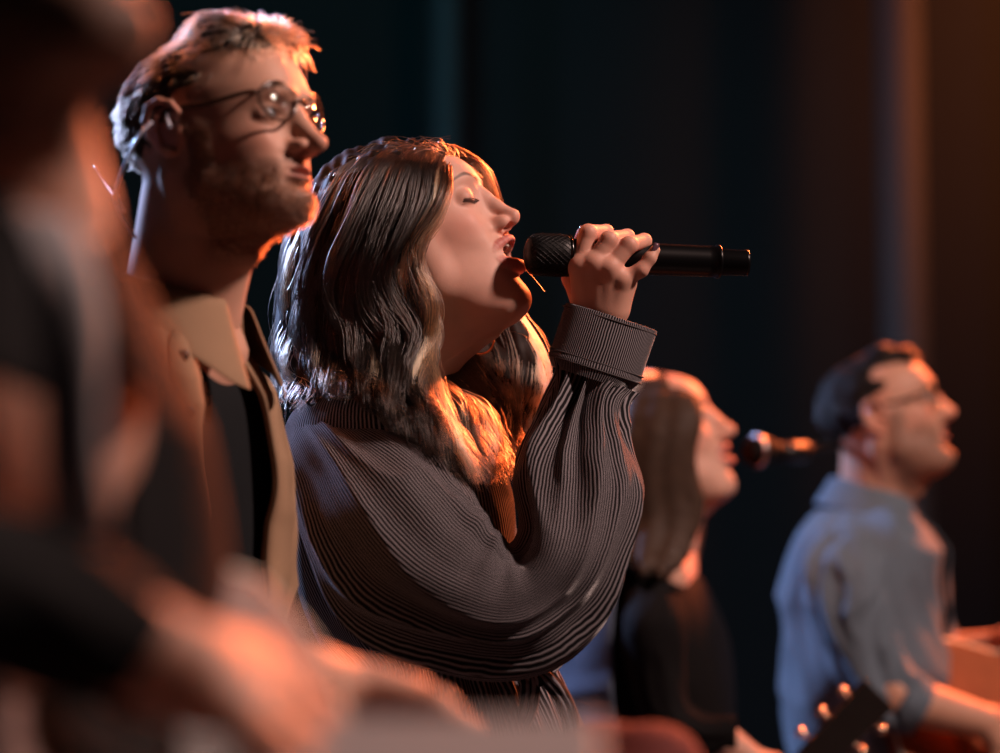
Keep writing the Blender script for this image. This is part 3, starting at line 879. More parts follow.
# jewellery
a = np.linspace(0, 6.283, 80)
for i, (py, r) in enumerate(((371, .0535), (376, .0545), (381, .0555))):
    c = W(401 - i * .6, py, DW + .009); P = c + np.stack([np.cos(a) * (r + .003) * 1.0, np.sin(a) * r, np.cos(a) * -.004 - .004 * np.cos(a)], 1)
    P += np.stack([np.cos(a), np.sin(a), a * 0], 1) * .0006 * np.sin(a * 60)[:, None]
    tube('choker_strand', P, .0019, plain('choker_metal', (.62, .52, .46), .35, .8) if i == 0 else bpy.data.materials['choker_metal'], woman, 8)
c = W(479, 340, 3.165); P = c + np.stack([np.cos(a) * .017, np.cos(a) * .004 + np.sin(a) * .003, np.sin(a) * .017], 1)
tube('hoop_earring', P, .0016, GOLD, woman, 8, label='large gold hoop earring')

# hair
def gl(rows, d0=DW): return [px_guide(g, d0) for g in rows]
near = gl([
 [(455, 150, .010), (450, 168, -.035), (447, 190, -.066), (434, 222, -.082), (415, 246, -.091), (409, 272, -.094), (421, 298, -.094), (430, 320, -.094), (430, 346, -.098), (421, 370, -.125), (426, 400, -.150), (448, 428, -.166), (468, 454, -.172), (487, 486, -.165)],
 [(447, 147, -.004), (437, 168, -.05), (432, 200, -.078), (414, 232, -.092), (402, 258, -.098), (400, 285, -.102), (412, 312, -.102), (418, 340, -.104), (413, 366, -.125), (414, 392, -.155), (432, 420, -.172), (450, 446, -.182), (470, 482, -.180)],
 [(432, 144, -.006), (415, 168, -.06), (404, 206, -.088), (388, 242, -.102), (378, 278, -.108), (386, 312, -.108), (400, 342, -.110), (402, 370, -.134), (410, 398, -.165), (424, 424, -.182), (440, 452, -.195), (452, 478, -.195)],
 [(412, 143, -.006), (390, 166, -.06), (374, 206, -.092), (360, 246, -.106), (352, 286, -.112), (358, 322, -.112), (374, 350, -.114), (384, 376, -.142), (392, 402, -.178), (404, 422, -.196), (420, 438, -.202)],
 [(390, 144, -.004), (364, 168, -.058), (346, 208, -.088), (334, 250, -.100), (328, 292, -.106), (334, 326, -.108), (348, 352, -.118), (360, 374, -.150), (370, 392, -.180), (384, 408, -.195)],
 [(368, 149, -.003), (340, 176, -.048), (322, 216, -.072), (312, 258, -.082), (306, 300, -.088), (310, 334, -.094), (322, 358, -.112), (334, 376, -.145), (346, 390, -.17)],
 [(348, 160, 0), (322, 186, -.034), (306, 226, -.050), (298, 268, -.058), (294, 310, -.060), (294, 342, -.066), (300, 366, -.090), (308, 386, -.12), (312, 398, -.135)],
 [(338, 168, .006), (312, 196, -.012), (298, 236, -.022), (291, 280, -.026), (288, 320, -.028), (286, 352, -.036), (286, 378, -.055), (287, 404, -.075)]])
back = gl([
 [(338, 166, .006), (311, 200, -.005), (297, 240, -.010), (290, 290, -.010), (286, 335, -.012), (284, 370, -.02), (285, 405, -.04)],
 [(338, 166, .010), (312, 200, .028), (299, 242, .036), (293, 290, .040), (290, 335, .040), (290, 370, .03), (290, 400, .01)],
 [(350, 158, .012), (326, 184, .052), (316, 230, .070), (312, 280, .076), (312, 330, .074), (316, 370, .06), (322, 400, .04)],
 [(380, 146, .012), (362, 166, .060), (354, 210, .088), (352, 270, .094), (354, 330, .090), (360, 375, .08), (365, 410, .06)]])
far = gl([
 [(456, 148, .008), (474, 160, .036), (487, 180, .052), (492, 206, .066), (496, 240, .082), (500, 272, .090), (506, 300, .088), (518, 325, .082), (531, 352, .074), (538, 382, .064), (536, 412, .050), (528, 440, .036), (520, 468, .02)],
 [(453, 147, .008), (468, 158, .042), (480, 182, .060), (484, 220, .082), (488, 262, .092), (494, 300, .090), (506, 330, .084), (520, 362, .072), (522, 394, .052), (514, 424, .034), (508, 450, .015), (506, 478, .0)],
 [(446, 145, .008), (456, 160, .050), (462, 196, .078), (466, 240, .092), (470, 290, .092), (480, 326, .086), (498, 356, .070), (506, 388, .040), (500, 418, .005), (490, 448, -.04), (488, 476, -.08)],
 [(434, 144, .008), (438, 162, .055), (440, 200, .088), (444, 260, .096), (452, 310, .090), (466, 346, .070), (484, 376, .040), (490, 404, .0), (480, 432, -.05), (472, 458, -.10), (478, 488, -.13)],
 [(420, 144, .008), (416, 164, .060), (412, 210, .092), (420, 280, .096), (436, 330, .086), (452, 362, .050), (468, 392, .005), (472, 418, -.05), (464, 446, -.10), (468, 480, -.14)]])
# the mass under the strands
hb = .0028
f = Field(W(275, 510, DW) + (0, -.24, 0), W(552, 132, DW) + (0, .13, 0), hb)
def put_ell(f, c, r, k, R, o):
    f.ell(np.array(c) @ R.T + o, r, k, '+', R)
put_ell(f, (-.016, 0, .046), (.0905, .0780, .0765), .01, Rw, ow)
def mass(f, guides, r0, r1, r2, k=.02, inset=None):
    for g in guides:
        q = spline(g, 14); tt = np.linspace(0, 1, 14)
        rr = np.interp(tt, (0, .25, .7, 1), (r0, r1, r1, r2))
        f.chain(q, rr, k)
cen = ow
mass(f, [g + (np.array((0, .016, 0))) for g in near[2:-1]], .005, .0145, .005, .018)
mass(f, [near[1] + (-.004, .015, 0)], .004, .009, .004, .012)
mass(f, [g + np.array((.012, 0, 0)) for g in back], .008, .018, .008, .02)
mass(f, [g - np.array((.008, .006, 0)) for g in far], .002, .010, .005, .016)
V, Q = f.mesh(); V = relax(V, Q, 2, .5)
L = (V - ow) @ Rw                                           # open the face side of the mass
keep = ~((L[:, 0] > .058) & (L[:, 2] > -.03) & (np.abs(L[:, 1]) < .060))
Q = Q[keep[Q].all(1)]
n = vnormals(V, Q); V = V + n * (.0012 * np.sin(V[:, 0] * 420 + 2 * np.sin(V[:, 2] * 60)) * .6)[:, None]
HMASS = plain('hair_mass', (.012, .007, .005), .6, spec=.15, var=.4, scale=90, bump=.4)
hm = mesh_obj('hair', V, Q, HMASS, woman, label='long wavy hair, dark at the roots with blonde lengths')
DK = np.array((.006, .0038, .003)); MD = np.array((.050, .024, .013)); BL = np.array((.58, .345, .19))
def wcolor(blonde_s, base_b, top=1.0):
    def fn(s, cid, t, rng, P):
        r = np.random.RandomState(3); cb = r.rand(400)
        b = base_b + .9 * np.exp(-((s - blonde_s) / .10) ** 2) + (cb[cid % 400] > .82) * .80
        b = b + rng.normal(size=len(s)) * .08
        f = np.clip(b[:, None] * smoothstep(.0, .22, t)[None, :] + .50 * smoothstep(.50, .95, t)[None, :] * (.1 + cb[cid % 400] ** 1.5 * 1.4)[:, None], 0, 1)[..., None]
        return np.where(f < .5, DK + (MD - DK) * f * 2, MD + (BL * top - MD) * (f - .5) * 2)
    return fn
push = ell_push(Rw, ow, (-.014, 0, .043), (.0955, .0825, .0815))
A1 = strands(near, 6500, 44, rng, .0090, .0095, 3.1, wcolor(0.0, -.22), .00042, push, 90, .0014, cfac=.8, lmin=.72)
A2 = strands(near[:2], 1100, 44, rng, .004, .0065, 2.9, wcolor(0.3, 1.0, 1.45), .00040, push, 12, .0010, cfac=.85, lmin=.75)
A2[0][:] += np.array((0, -.0065, 0)) * np.linspace(.2, 1, 44)[None, :, None]
A3 = strands(back, 2400, 36, rng, .011, .006, 2.4, wcolor(-1, .0), .00042, push, 40, .003, lmin=.75)
A4 = strands(far, 3600, 40, rng, .010, .006, 2.4, wcolor(.1, .45), .00042, push, 70, .002, lmin=.8)
chest = gl([
 [(418, 350, -.084), (424, 368, -.092), (437, 386, -.106), (456, 402, -.118), (462, 424, -.140), (474, 450, -.150), (488, 480, -.150)],
 [(420, 366, -.072), (432, 384, -.080), (450, 394, -.084), (468, 406, -.092), (476, 428, -.110), (488, 452, -.120), (497, 476, -.12)],
 [(434, 388, -.050), (450, 394, -.050), (468, 404, -.050), (484, 414, -.055), (490, 434, -.070), (500, 456, -.08), (506, 474, -.08)],
 [(488, 335, .065), (492, 356, .050), (500, 378, .030), (508, 402, .0), (506, 428, -.02), (512, 450, -.03), (514, 470, -.03)]])
A5 = strands(chest, 2200, 30, rng, .008, .0065, 1.8, wcolor(.5, .12), .00042, push, 40, .002, lmin=.8)
for A, nm in ((A5, 'chest'), (A1, 'near'), (A2, 'front'), (A3, 'back'), (A4, 'far')):
    hair_obj('hair_strands', *A, HAIR, hm)
# flyaways and frizz along the crown
crown = np.array([W(x, y, DW + dd) for x, y, dd in ((465, 157, .01), (440, 148, .0), (410, 145, .0), (380, 150, 0), (350, 162, 0), (325, 182, 0), (306, 222, -.01), (296, 270, -.02), (290, 320, -.02), (287, 360, -.03), (286, 400, -.05))])
nf = 420; k = 14
s = rng.rand(nf) ** 1.15 * (len(crown) - 1.001); i = s.astype(int); q = crown[i] * (1 - (s - i))[:, None] + crown[i + 1] * (s - i)[:, None]
q = q + rng.normal(size=(nf, 3)) * (.004, .03, .003)
out = q - ow; out /= np.linalg.norm(out, axis=1)[:, None]
tan = crown[i + 1] - crown[i]; tan /= np.linalg.norm(tan, axis=1)[:, None]
t = np.linspace(0, 1, k)[None, :, None]; LL = (.012 + .035 * rng.rand(nf))[:, None, None]; sg = np.where(rng.rand(nf) < .8, 1, -1)[:, None, None]
h_ = (.002 + .007 * rng.rand(nf) ** 3)[:, None, None]
P = (q - out * .009)[:, None, :] + tan[:, None, :] * sg * t * LL + out[:, None, :] * h_ * np.sin(t * (2.2 + 2.5 * rng.rand(nf))[:, None, None]) + rng.normal(size=(nf, 1, 3)) * .006 * t ** 2
cols = np.tile(np.array((.42, .20, .09)), (nf, k, 1))
hair_obj('stray_hairs', P, np.full((nf, k), .0002), cols, HAIR, hm)
# a few stray hairs beside the chin
st = [[(500, 300, .06), (520, 312, .05), (541, 330, .03), (552, 352, .02)], [(505, 330, .06), (528, 338, .05), (545, 365, .04)], [(515, 262, .02), (532, 276, .0), (545, 292, -.01)], [(520, 350, .06), (540, 372, .05), (548, 405, .03)]]
P = np.array([spline(px_guide(g, DW), 14) for g in st]); hair_obj('stray_hairs', P, np.full(P.shape[:2], .00015), np.tile(np.array((.4, .2, .1)), P.shape[:2] + (1,)), HAIR, hm)
# eyelashes and brows
def face_hair(parent, sp, R, o, col, n=220, brow=True, lash=True):
    e = np.array((.0735, .0325, .0245)); Ps = []
    r = np.random.RandomState(5)
    for s in (-1, 1):
        if lash:
            for t_ in np.linspace(-.9, .98, 34):
                p = e + np.array((.0130 * math.sqrt(max(0, 1 - (t_ * .8) ** 2)) - .0012, t_ * .0128, -.0054 - .0024 * (1 - t_ * t_)))
                d = np.array((.0028, t_ * .003 + r.normal() * .0006, -.0030)); tt = np.linspace(0, 1, 6)[:, None]
                Ps.append((p + d * tt + np.array((0, 0, .0022)) * tt ** 2) * (1, s, 1))
    P = np.array(Ps)
    k = P.shape[1]
    hair_obj('eyelashes', face_warp(P, sp) @ R.T + o, np.tile(np.linspace(.00022, .00008, k), (len(P), 1)), np.tile(np.array(col), (len(P), k, 1)), HAIR, parent)
face_hair(woman, spw, Rw, ow, (.003, .002, .002))

# ---------------------------------------------------------------- her microphone
MIC_BODY = plain('mic_body', (.003, .003, .0035), .30, 0, spec=.22, var=.1); MIC_GRILLE = plain('mic_grille', (.005, .005, .0055), .45, .2, spec=.3, var=.1)
m0, m1 = W(525, 254, 3.095), W(747, 263, 3.15)
Lm = np.linalg.norm(m1 - m0); sc = Lm / .252
mic = thing('microphone', m0, 'black wireless handheld microphone gripped in the fist of the singer with closed eyes', 'microphone')
def lob(name, prof, mat, parent, a=m0, b=m1, s=40, sc_=None, label=None):
    V, F = lathe_arrays([(t * (sc_ or sc), r) for t, r in prof], a, b, s)
    o = mesh_obj(name, V, F, mat, parent, label=label); return o
lob('handle', [(.050, .0180), (.054, .0195), (.075, .0192), (.11, .0185), (.16, .0178), (.205, .0175), (.2155, .0178), (.2165, .0192), (.2195, .0192), (.2205, .0150)], MIC_BODY, mic)
lob('grille', [(0, .0), (.0008, .012), (.003, .0175), (.008, .0218), (.016, .0232), (.038, .0236), (.0475, .0228), (.050, .0205)], MIC_GRILLE, mic)
lob('ring', [(.0465, .0225), (.047, .0238), (.0495, .0238), (.0505, .0215)], plain('mic_ring', (.05, .05, .05), .2, 1.0), mic)
lob('antenna_cap', [(.2195, .0145), (.221, .0152), (.247, .0142), (.249, .0150), (.252, .0150), (.2525, .0)], MIC_BODY, mic, label='narrow antenna end cap')
# wire mesh of the grille: crossing raised wires
gw = []
for i in range(26):
    a0 = i / 26 * 6.283
    for sgn in (1, -1):
        P = []
        for t_ in np.linspace(.004, .046, 16):
            r = np.interp(t_, (0, .003, .008, .016, .038, .0475), (.006, .0178, .0221, .0235, .0239, .0231))
            ang = a0 + sgn * t_ * 34; d = (m1 - m0) / Lm; u = np.cross((0, 0, 1.), d); u /= np.linalg.norm(u); w = np.cross(d, u)
            P.append(m0 + d * t_ * sc + r * (math.cos(ang) * u + math.sin(ang) * w))
        gw.append(tube_arrays(P, .00035, 3, False))
V, F = join_arrays(gw); o = mesh_obj('grille_wires', V, F, BLACK_MET, mic); o['kind'] = 'stuff'
# ---------------------------------------------------------------- generic figure parts
def place(sp, R, o, sv, name_parent, extra=None):
    V, Q = build_head(sp); c = head_colors(V, sp)
    if sp.get('hairs'): beard_hairs(name_parent, face_warp(V, sp), beard_weight(V, sp), R, o, sv, sp['beardcol'], *sp['hairs'])
    V = (face_warp(V, sp) * sv) @ R.T + o
    if extra is not None:
        for V2, Q2, c2 in extra:
            Q = np.concatenate([Q, Q2 + len(V)]); V = np.concatenate([V, V2]); c = np.concatenate([c, np.tile(np.array(c2), (len(V2), 1))])
    return mesh_obj('body', V, Q, SKIN, name_parent, cols=c)
def yaw_axes(deg):
    y = math.radians(deg); return np.array((math.cos(y), -math.sin(y), 0.0)), np.array((math.sin(y), math.cos(y), 0.0))
def yring(cx, py, d, yaw, a, b, dz=0.0):
    f, l = yaw_axes(yaw); return list(W(cx, py, d) + (0, 0, dz)) + list(f * a) + list(l * b)
def cloth_mat(name, col, rough=.85, weave=900., var=.25, bump=.35, sheen=0.0):
    m, nt, b = new_mat(name)
    tc = N(nt, 'ShaderNodeTexCoord'); nz = N(nt, 'ShaderNodeTexNoise', Scale=weave, Detail=2.0); n2 = N(nt, 'ShaderNodeTexNoise', Scale=18., Detail=4.0)
    nt.links.new(tc.outputs['Object'], nz.inputs['Vector']); nt.links.new(tc.outputs['Object'], n2.inputs['Vector'])
    a = mixc(nt, n2.outputs[0], tuple(x * (1 - var) for x in col), tuple(x * (1 + var) for x in col))
    nt.links.new(mixc(nt, nz.outputs[0], a, tuple(x * .8 for x in col)), b.inputs['Base Color'])
    b.inputs['Roughness'].default_value = rough; b.inputs['Sheen Weight'].default_value = sheen; b.inputs['Specular IOR Level'].default_value = .15
    bp = N(nt, 'ShaderNodeBump', Strength=bump, Distance=.001)
    nt.links.new(nz.outputs[0], bp.inputs['Height']); nt.links.new(bp.outputs[0], b.inputs['Normal'])
    return m
def folds(amp, seed, tf=3.0, lf=2.0):
    def fn(T, L, V):
        ax = np.stack([np.cos(T).ravel(), np.sin(T).ravel(), L.ravel() * lf], 1)
        r1 = ridged(ax, tf, seed).reshape(T.shape); r2 = ridged(ax, tf * 2.1, seed + 1).reshape(T.shape)
        n = fnoise(V.reshape(-1, 3), 30, seed).reshape(T.shape)
        return amp * (r1 * .6 + r2 * .35 + n * .35)
    return fn
def hand_sdf(f, wr, kn, tipdir, back, s=1.0, curl=.5, thumb=1):
    """relaxed or gripping hand: wrist, knuckle centre, direction of the fingers, back-of-hand normal"""
    wr, kn = np.array(wr), np.array(kn); u = kn - wr; u /= np.linalg.norm(u)
    n = np.array(back, float); n -= u * (n @ u); n /= np.linalg.norm(n); v = np.cross(n, u)
    L = np.linalg.norm(kn - wr)
    for i, off in enumerate((-.030, -.010, .010, .028)):
        b = wr + v * off * .55 * s + u * .012; m = kn + v * off * s - u * abs(off) * .25
        f.cone(b, m, .0155 * s, .0115 * s, .012)
        p = m; ang = 0; ln = (.040, .046, .043, .033)[i] * s
        for q, (fr, r) in enumerate(((1, .0088), (.62, .0078), (.5, .0068))):
            ang += curl * (1.0, 1.15, .8)[q]
            d_ = u * math.cos(ang) - n * math.sin(ang)
            p2 = p + d_ * ln * fr; f.cone(p, p2, (r + .0006) * s, r * s, .004); p = p2
    t0 = wr + v * thumb * -.018 * s + u * .015; t1 = t0 + (u * .6 - v * thumb * .7 - n * .35) * .042 * s; t2 = t1 + (u * .9 - v * thumb * .15 - n * .4) * .032 * s
    f.chain([t0, t1, t2, t2 + (u * .85 + v * thumb * .2 - n * .5) * .024 * s], [.015 * s, .0115 * s, .010 * s, .008 * s], .008)
def arm_mesh(sh, wr, kn, back, r0=.034, r1=.026, h=.0032, curl=.5, thumb=1, s=1.0):
    P = np.array([sh, wr, kn]); f = Field(P.min(0) - .11, P.max(0) + .11, h)
    f.cone(sh, wr, r0, r1, .01); hand_sdf(f, wr, kn, None, back, s, curl, thumb)
    return f.mesh()
def glasses(parent, R, o, sv, col, r=.0235, label=None, metal=False):
    T = lambda p: (np.asarray(p, float) * sv) @ R.T + o
    fm = plain('spectacle_frame', col, .25, 0, var=.6, scale=130, coat=.5)
    g = None
    root = None
    for s in (-1, 1):
        a = np.linspace(0, 2 * math.pi, 48)
        P = np.stack([.0965 - .006 * np.abs(np.cos(a)) * 0 - .010 * ((np.cos(a) * s + 1) / 2) ** 2, s * .0345 + r * 1.08 * np.cos(a), .0225 + r * .95 * np.sin(a)], 1)
        rim = tube('glasses' if root is None else 'rim', T(P), .0017, fm, parent if root is None else root, 6)
        if root is None: root = rim
        c = P.mean(0); n = len(P)
        V = np.concatenate([[c], P[:-1]]); F = [(0, i, i % (n - 1) + 1) for i in range(1, n)]
        thick(mesh_obj('lens', T(V), F, LENS, root), .0012)
        hx = np.array([[.0855, s * .060, .030], [.076, s * .068, .030], [.030, s * .074, .027], [-.006, s * .078, .030], [-.016, s * .080, .018]])
        tube('temple', T(spline(hx, 20)), .0024, fm, root, 6)
    tube('bridge', T(spline(np.array([[.0975, -.0115, .026], [.1005, 0, .029], [.0975, .0115, .026]]), 10)), .0015, fm, root, 6)
LENS, nt, b = new_mat('lens_glass')
nt.nodes.remove(b); out = [n for n in nt.nodes if n.type == 'OUTPUT_MATERIAL'][0]
lw = N(nt, 'ShaderNodeLayerWeight', Blend=.25); fr = N(nt, 'ShaderNodeMapRange'); fr.inputs[3].default_value = .03; fr.inputs[4].default_value = .5; nt.links.new(lw.outputs['Facing'], fr.inputs[0]); tr = nt.nodes.new('ShaderNodeBsdfTransparent'); go_ = N(nt, 'ShaderNodeBsdfGlossy', Roughness=.04); mx = nt.nodes.new('ShaderNodeMixShader')
nt.links.new(fr.outputs[0], mx.inputs[0]); nt.links.new(tr.outputs[0], mx.inputs[1]); nt.links.new(go_.outputs[0], mx.inputs[2]); nt.links.new(mx.outputs[0], out.inputs[0])
def short_hair(parent, R, o, sv, col, n=2600, length=.03, quiff=.0, seed=1, side=.45, mass=None, front=.062, up=.35):
    """cropped hair: a thin cap and strands combed forward or back; col: function(count) -> colours"""
    rg = np.random.RandomState(seed)
    c0, r0 = np.array((-.010, 0, .042)), np.array((.0935, .0755, .0835))
    f = Field((-.125, -.105, -.07), (.125, .105, .185), .0035)
    f.ell(c0 + (-.002, 0, .004), r0 + .002, 0)
    if quiff:
        f.cone((.030, -.030, .120), (.030, .030, .122), .018 + quiff * .4, .020 + quiff * .4, .03)
        f.cone((.066, -.032, .108), (.070, .026, .112), .016, .018, .02)
    V, Q = f.mesh()
    def haired(V):
        x, y, z = V[:, 0], V[:, 1], V[:, 2]; A = np.abs(y)
        hl = .088 - .30 * np.clip(A - .035, 0, 1)             # hairline over the forehead
        ok = (z > np.where(x > .030, hl - .05 * (x < .045), -.005)) | ((x < .030) & (z > .020)) | ((x < -.035) & (z > -.055 + .0 * x))
        return ok & ~((x > .045) & (z < .074)) & ~((x > -.028) & (x < .012) & (A > .055) & (z < .036)) & ~((x >= .012) & (z < .040))
    keep = haired(V); Qk = Q[keep[Q].all(1)]
    m = mass or plain('cropped_hair_base', col[0], .7, spec=.12, var=.3, scale=90, bump=.3)
    V = V + (vnormals(V, Q) * (.0022 * fnoise(V, 140, 3) - .001)[:, None])
    hm = mesh_obj('hair', (V * sv) @ R.T + o, Qk, m, parent)
    # strands
    idx = rg.choice(np.where(keep)[0], n); P0 = V[idx]; nn = vnormals(V, Q)[idx]
    k = 12; t = np.linspace(0, 1, k)[None, :, None]
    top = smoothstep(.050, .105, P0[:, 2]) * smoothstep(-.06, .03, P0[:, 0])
    up_ = P0[:, 2] > .07
    flow = np.stack([np.where(up_, -.55 if quiff else .6, -.35), .35 * top, np.where(up_, .10, -.75)], 1)
    flow = flow - nn * (flow * nn).sum(1)[:, None] + nn * up * (.35 + 1.0 * (quiff > 0) * smoothstep(.03, .08, P0[:, 0])[:, None] * top[:, None])
    L = (length * (side + (1 - side) * top) * (.7 + .5 * rg.rand(n)))[:, None, None]
    cid = rg.randint(90, size=n); jit = rg.normal(size=(90, 3))[cid] * .11 + rg.normal(size=(n, 3)) * .07
    P = P0[:, None] + (flow + jit)[:, None] * L * t + np.array((-.35 if quiff else .2, 0, -.55))[None, None] * L * t ** 2 * (.4 + .2 * top[:, None, None]) - nn[:, None] * .001
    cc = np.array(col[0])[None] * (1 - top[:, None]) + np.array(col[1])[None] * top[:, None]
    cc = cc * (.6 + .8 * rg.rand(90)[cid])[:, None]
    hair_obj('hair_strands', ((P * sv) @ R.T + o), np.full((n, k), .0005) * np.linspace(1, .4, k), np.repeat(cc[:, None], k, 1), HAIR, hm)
    return hm
def beard_hairs(parent, V, w, R, o, sv, col, n, length, seed=2):
    r = np.random.RandomState(seed); i = r.choice(np.where(w > .55)[0], n); P0 = V[i]; k = 5
    d = np.stack([np.full(n, .35), np.zeros(n), np.full(n, -.8)], 1) + r.normal(size=(n, 3)) * .35 + (P0 * (0, 1, 0)) * 9
    t = np.linspace(0, 1, k)[None, :, None]; P = P0[:, None] + d[:, None] * t * (length * (.5 + r.rand(n)))[:, None, None]
    hair_obj('beard', (P * sv) @ R.T + o, np.full((n, k), .00028) * np.linspace(1, .4, k), np.tile(np.array(col), (n, k, 1)), HAIR, parent)
def beard_weight(V, sp):
    a = dict(sp); a['beard'] = 1.0; a['beardcol'] = (0, 0, 0); b = dict(sp); b['beard'] = 0
    return 1 - head_colors(V, a).mean(1) / np.maximum(head_colors(V, b).mean(1), 1e-3)

# ---------------------------------------------------------------- the fair-haired man with glasses
DM, KM = 2.76, .936
man = thing('person', (W(180, 700, DM)[0], W(180, 700, DM)[1], 0), 'fair-haired bearded man in round glasses and an open tan shirt over a black tee', 'person')
Rm, om, svm = rot(7, 29), W(219, 148, DM), np.array((1.09, 1.0, .93)) * KM
nkm = ((W(180, 322, DM + .02) - om) @ Rm) / svm
spm = dict(male=True, h=.0017, open=.0035, skin=(.58, .33, .235), neck_end=nkm, neck_r=(.056, .060), beard=.80, beardcol=(.085, .042, .024), tip=(.1125, 0, -.012), lift=-.012, lip=.72, hairs=(9000, .0034), gaze=(.9, .05, .22), lipcol=(.40, .16, .13), browcol=(.12, .06, .03), iris=(.12, .2, .24))
f = Field(W(90, 420, DM) + (0, -.2, 0), W(270, 300, DM) + (0, .2, 0), .004)
f.cone(W(180, 318, DM + .02), W(178, 345, DM + .02), .060, .072, .02); f.cone(W(164, 390, DM - .02), W(164, 390, DM + .08), .035, .035, .05)
Vt, Qt = f.mesh()
place(spm, Rm, om, svm, man, [(Vt, Qt, (.58, .33, .235))]); eyes(dict(spm), Rm @ np.diag(svm), om, man)
glasses(man, Rm, om, svm, (.07, .028, .014), .0235)
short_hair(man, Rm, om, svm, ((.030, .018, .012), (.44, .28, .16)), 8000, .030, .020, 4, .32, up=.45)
TEE = cloth_mat('black_tee_cloth', (.008, .010, .012)); TAN = cloth_mat('tan_cotton', (.36, .235, .145), var=.15)
rows = [(333, .062, .070), (345, .078, .105), (362, .090, .150), (390, .108, .180), (430, .120, .192), (500, .124, .188), (600, .120, .178), (700, .118, .172), (800, .125, .18)]
V, F, uv = loft([yring(160 + (py - 330) * .005, py, DM + .02, 24, a * KM * .80, b * KM * .86) for py, a, b in rows], 80, 120, folds(.003, 31), power=2.2)
mesh_obj('tee_shirt', V, F, TEE, man)
rows = [(326, .070, .080), (338, .084, .118), (356, .100, .165), (386, .120, .198), (430, .134, .210), (500, .140, .208), (600, .140, .200), (700, .140, .196), (800, .15, .205)]
V, F, uv = loft([yring(160 + (py - 330) * .005, py, DM + .02, 24, a * KM * .82, b * KM * .88) for py, a, b in rows], 140, 220, folds(.010, 33, 3.6, 3.4), arc=(math.radians(7), math.radians(360 - 24)), power=2.2)
shirt = thick(mesh_obj('overshirt', V, F, TAN, man, label='tan button shirt worn open'), .0025)
# placket strips with buttons along both front edges
V3_ = V.reshape(140, 221, 3)
for side, j, jn in ((1, 0, 9), (-1, 220, 211)):
    e, e2 = V3_[6:, j], V3_[6:, jn]
    outn = e - np.array([yring(176, 500, DM + .02, 24, .1, .1)[:2] + [0]]) * (1, 1, 0) - e * (0, 0, 1); outn /= np.linalg.norm(outn, axis=1)[:, None]
    n_ = len(e); VV_ = np.concatenate([e + outn * .003, (e * .75 + e2 * .25) + outn * .0045, e2 + outn * .0035]); FF_ = [(k * n_ + i, k * n_ + i + 1, (k + 1) * n_ + i + 1, (k + 1) * n_ + i) for k in (0, 1) for i in range(n_ - 1)]
    thick(mesh_obj('placket', VV_, FF_, TAN, shirt), .0035)
    if side == -1:
        for i in range(14, n_, 24):
            c = (e[i] + e2[i]) / 2 + outn[i] * .006; Vb, Fb = lathe_arrays([(0, 0), (.0005, .0055), (.0025, .0058), (.003, .0035), (.0025, .0)], c, c + outn[i], 14)
            mesh_obj('button', Vb, Fb, plain('shirt_button', (.10, .06, .04), .3) if i == 14 else bpy.data.materials['shirt_button'], shirt)
# collar: stand and fall
def collar(parent, cx, py, d, yaw, a0, a1, mat, s=1.0, tilt=.30, fall=.050, flare=.030, up=.034):
    f_, l_ = yaw_axes(yaw); c = W(cx, py, d); rings = []
    for h, r in ((-.012, .066), (.010, .064), (up * .9, .063), (up, .067), (up * .85, .073), (up * .3, .082), (up - fall, .066 + flare), (up - fall - .004, .066 + flare + .001)):
        rings.append(list(c + np.array((0, 0, h * s))) + list(f_ * r * s + np.array((0, 0, -tilt * r * s))) + list(l_ * r * s))
    def dsp(T, L, V): return .002 * fnoise(V.reshape(-1, 3), 45, 8).reshape(T.shape)
    V, F, uv = loft(rings, 30, 110, dsp, arc=(math.radians(a0), math.radians(a1)))
    # collar points hang lower at the front
    V = V.reshape(30, 111, 3); L = np.linspace(0, 1, 30)[:, None]; th = np.linspace(0, 1, 111)[None]
    pt = (np.exp(-(th / .10) ** 2) + np.exp(-((1 - th) / .10) ** 2)) * smoothstep(.55, 1, L)
    V[..., 2] -= pt * .030 * s; V += f_ * (pt * .010)[..., None]
    return thick(mesh_obj('collar', V.reshape(-1, 3), F, mat, parent), .002)
collar(shirt, 181, 322, DM + .02, 24, 20, 338, TAN, 1.0)
# sleeve of the arm nearest the camera, hanging
rows = [(112, 372, DM - .15, 36, .045), (106, 400, DM - .17, 52, .060), (106, 450, DM - .185, 62, .068), (116, 530, DM - .19, 58, .064), (128, 620, DM - .19, 52, .058), (150, 700, DM - .18, 48, .052), (185, 770, DM - .17, 42, .046)]
V, F, uv = loft(limb_rings(rows), 110, 90, folds(.007, 36, 2.6, 3.0)); mesh_obj('sleeve', V, F, TAN, shirt)
rows = [(206, 400, DM + .14, 34, .045), (214, 450, DM + .16, 40, .05), (222, 540, DM + .17, 38, .05), (230, 620, DM + .17, 36, .045), (238, 720, DM + .16, 32, .04)]
V, F, uv = loft(limb_rings(rows), 60, 60, folds(.004, 37, 2.6, 3.0)); mesh_obj('sleeve', V, F, TAN, shirt)
for (x, y, dd, x2, y2, d2, x3, y3) in ((150, 735, -.18, 195, 800, -.17, 215, 850), (238, 700, .16, 248, 790, .16, 252, 850)):
    V, Q = arm_mesh(W(x, y, DM + dd), W(x2, y2, DM + d2), W(x3, y3, DM + d2), (-.3, -1, .2), .033, .026); mesh_obj('forearm', V, Q, SKIN, man, cols=np.tile((.58, .33, .235), (len(V), 1)))
CABLE = plain('clear_cable', (.42, .46, .58), .35, coat=.4)
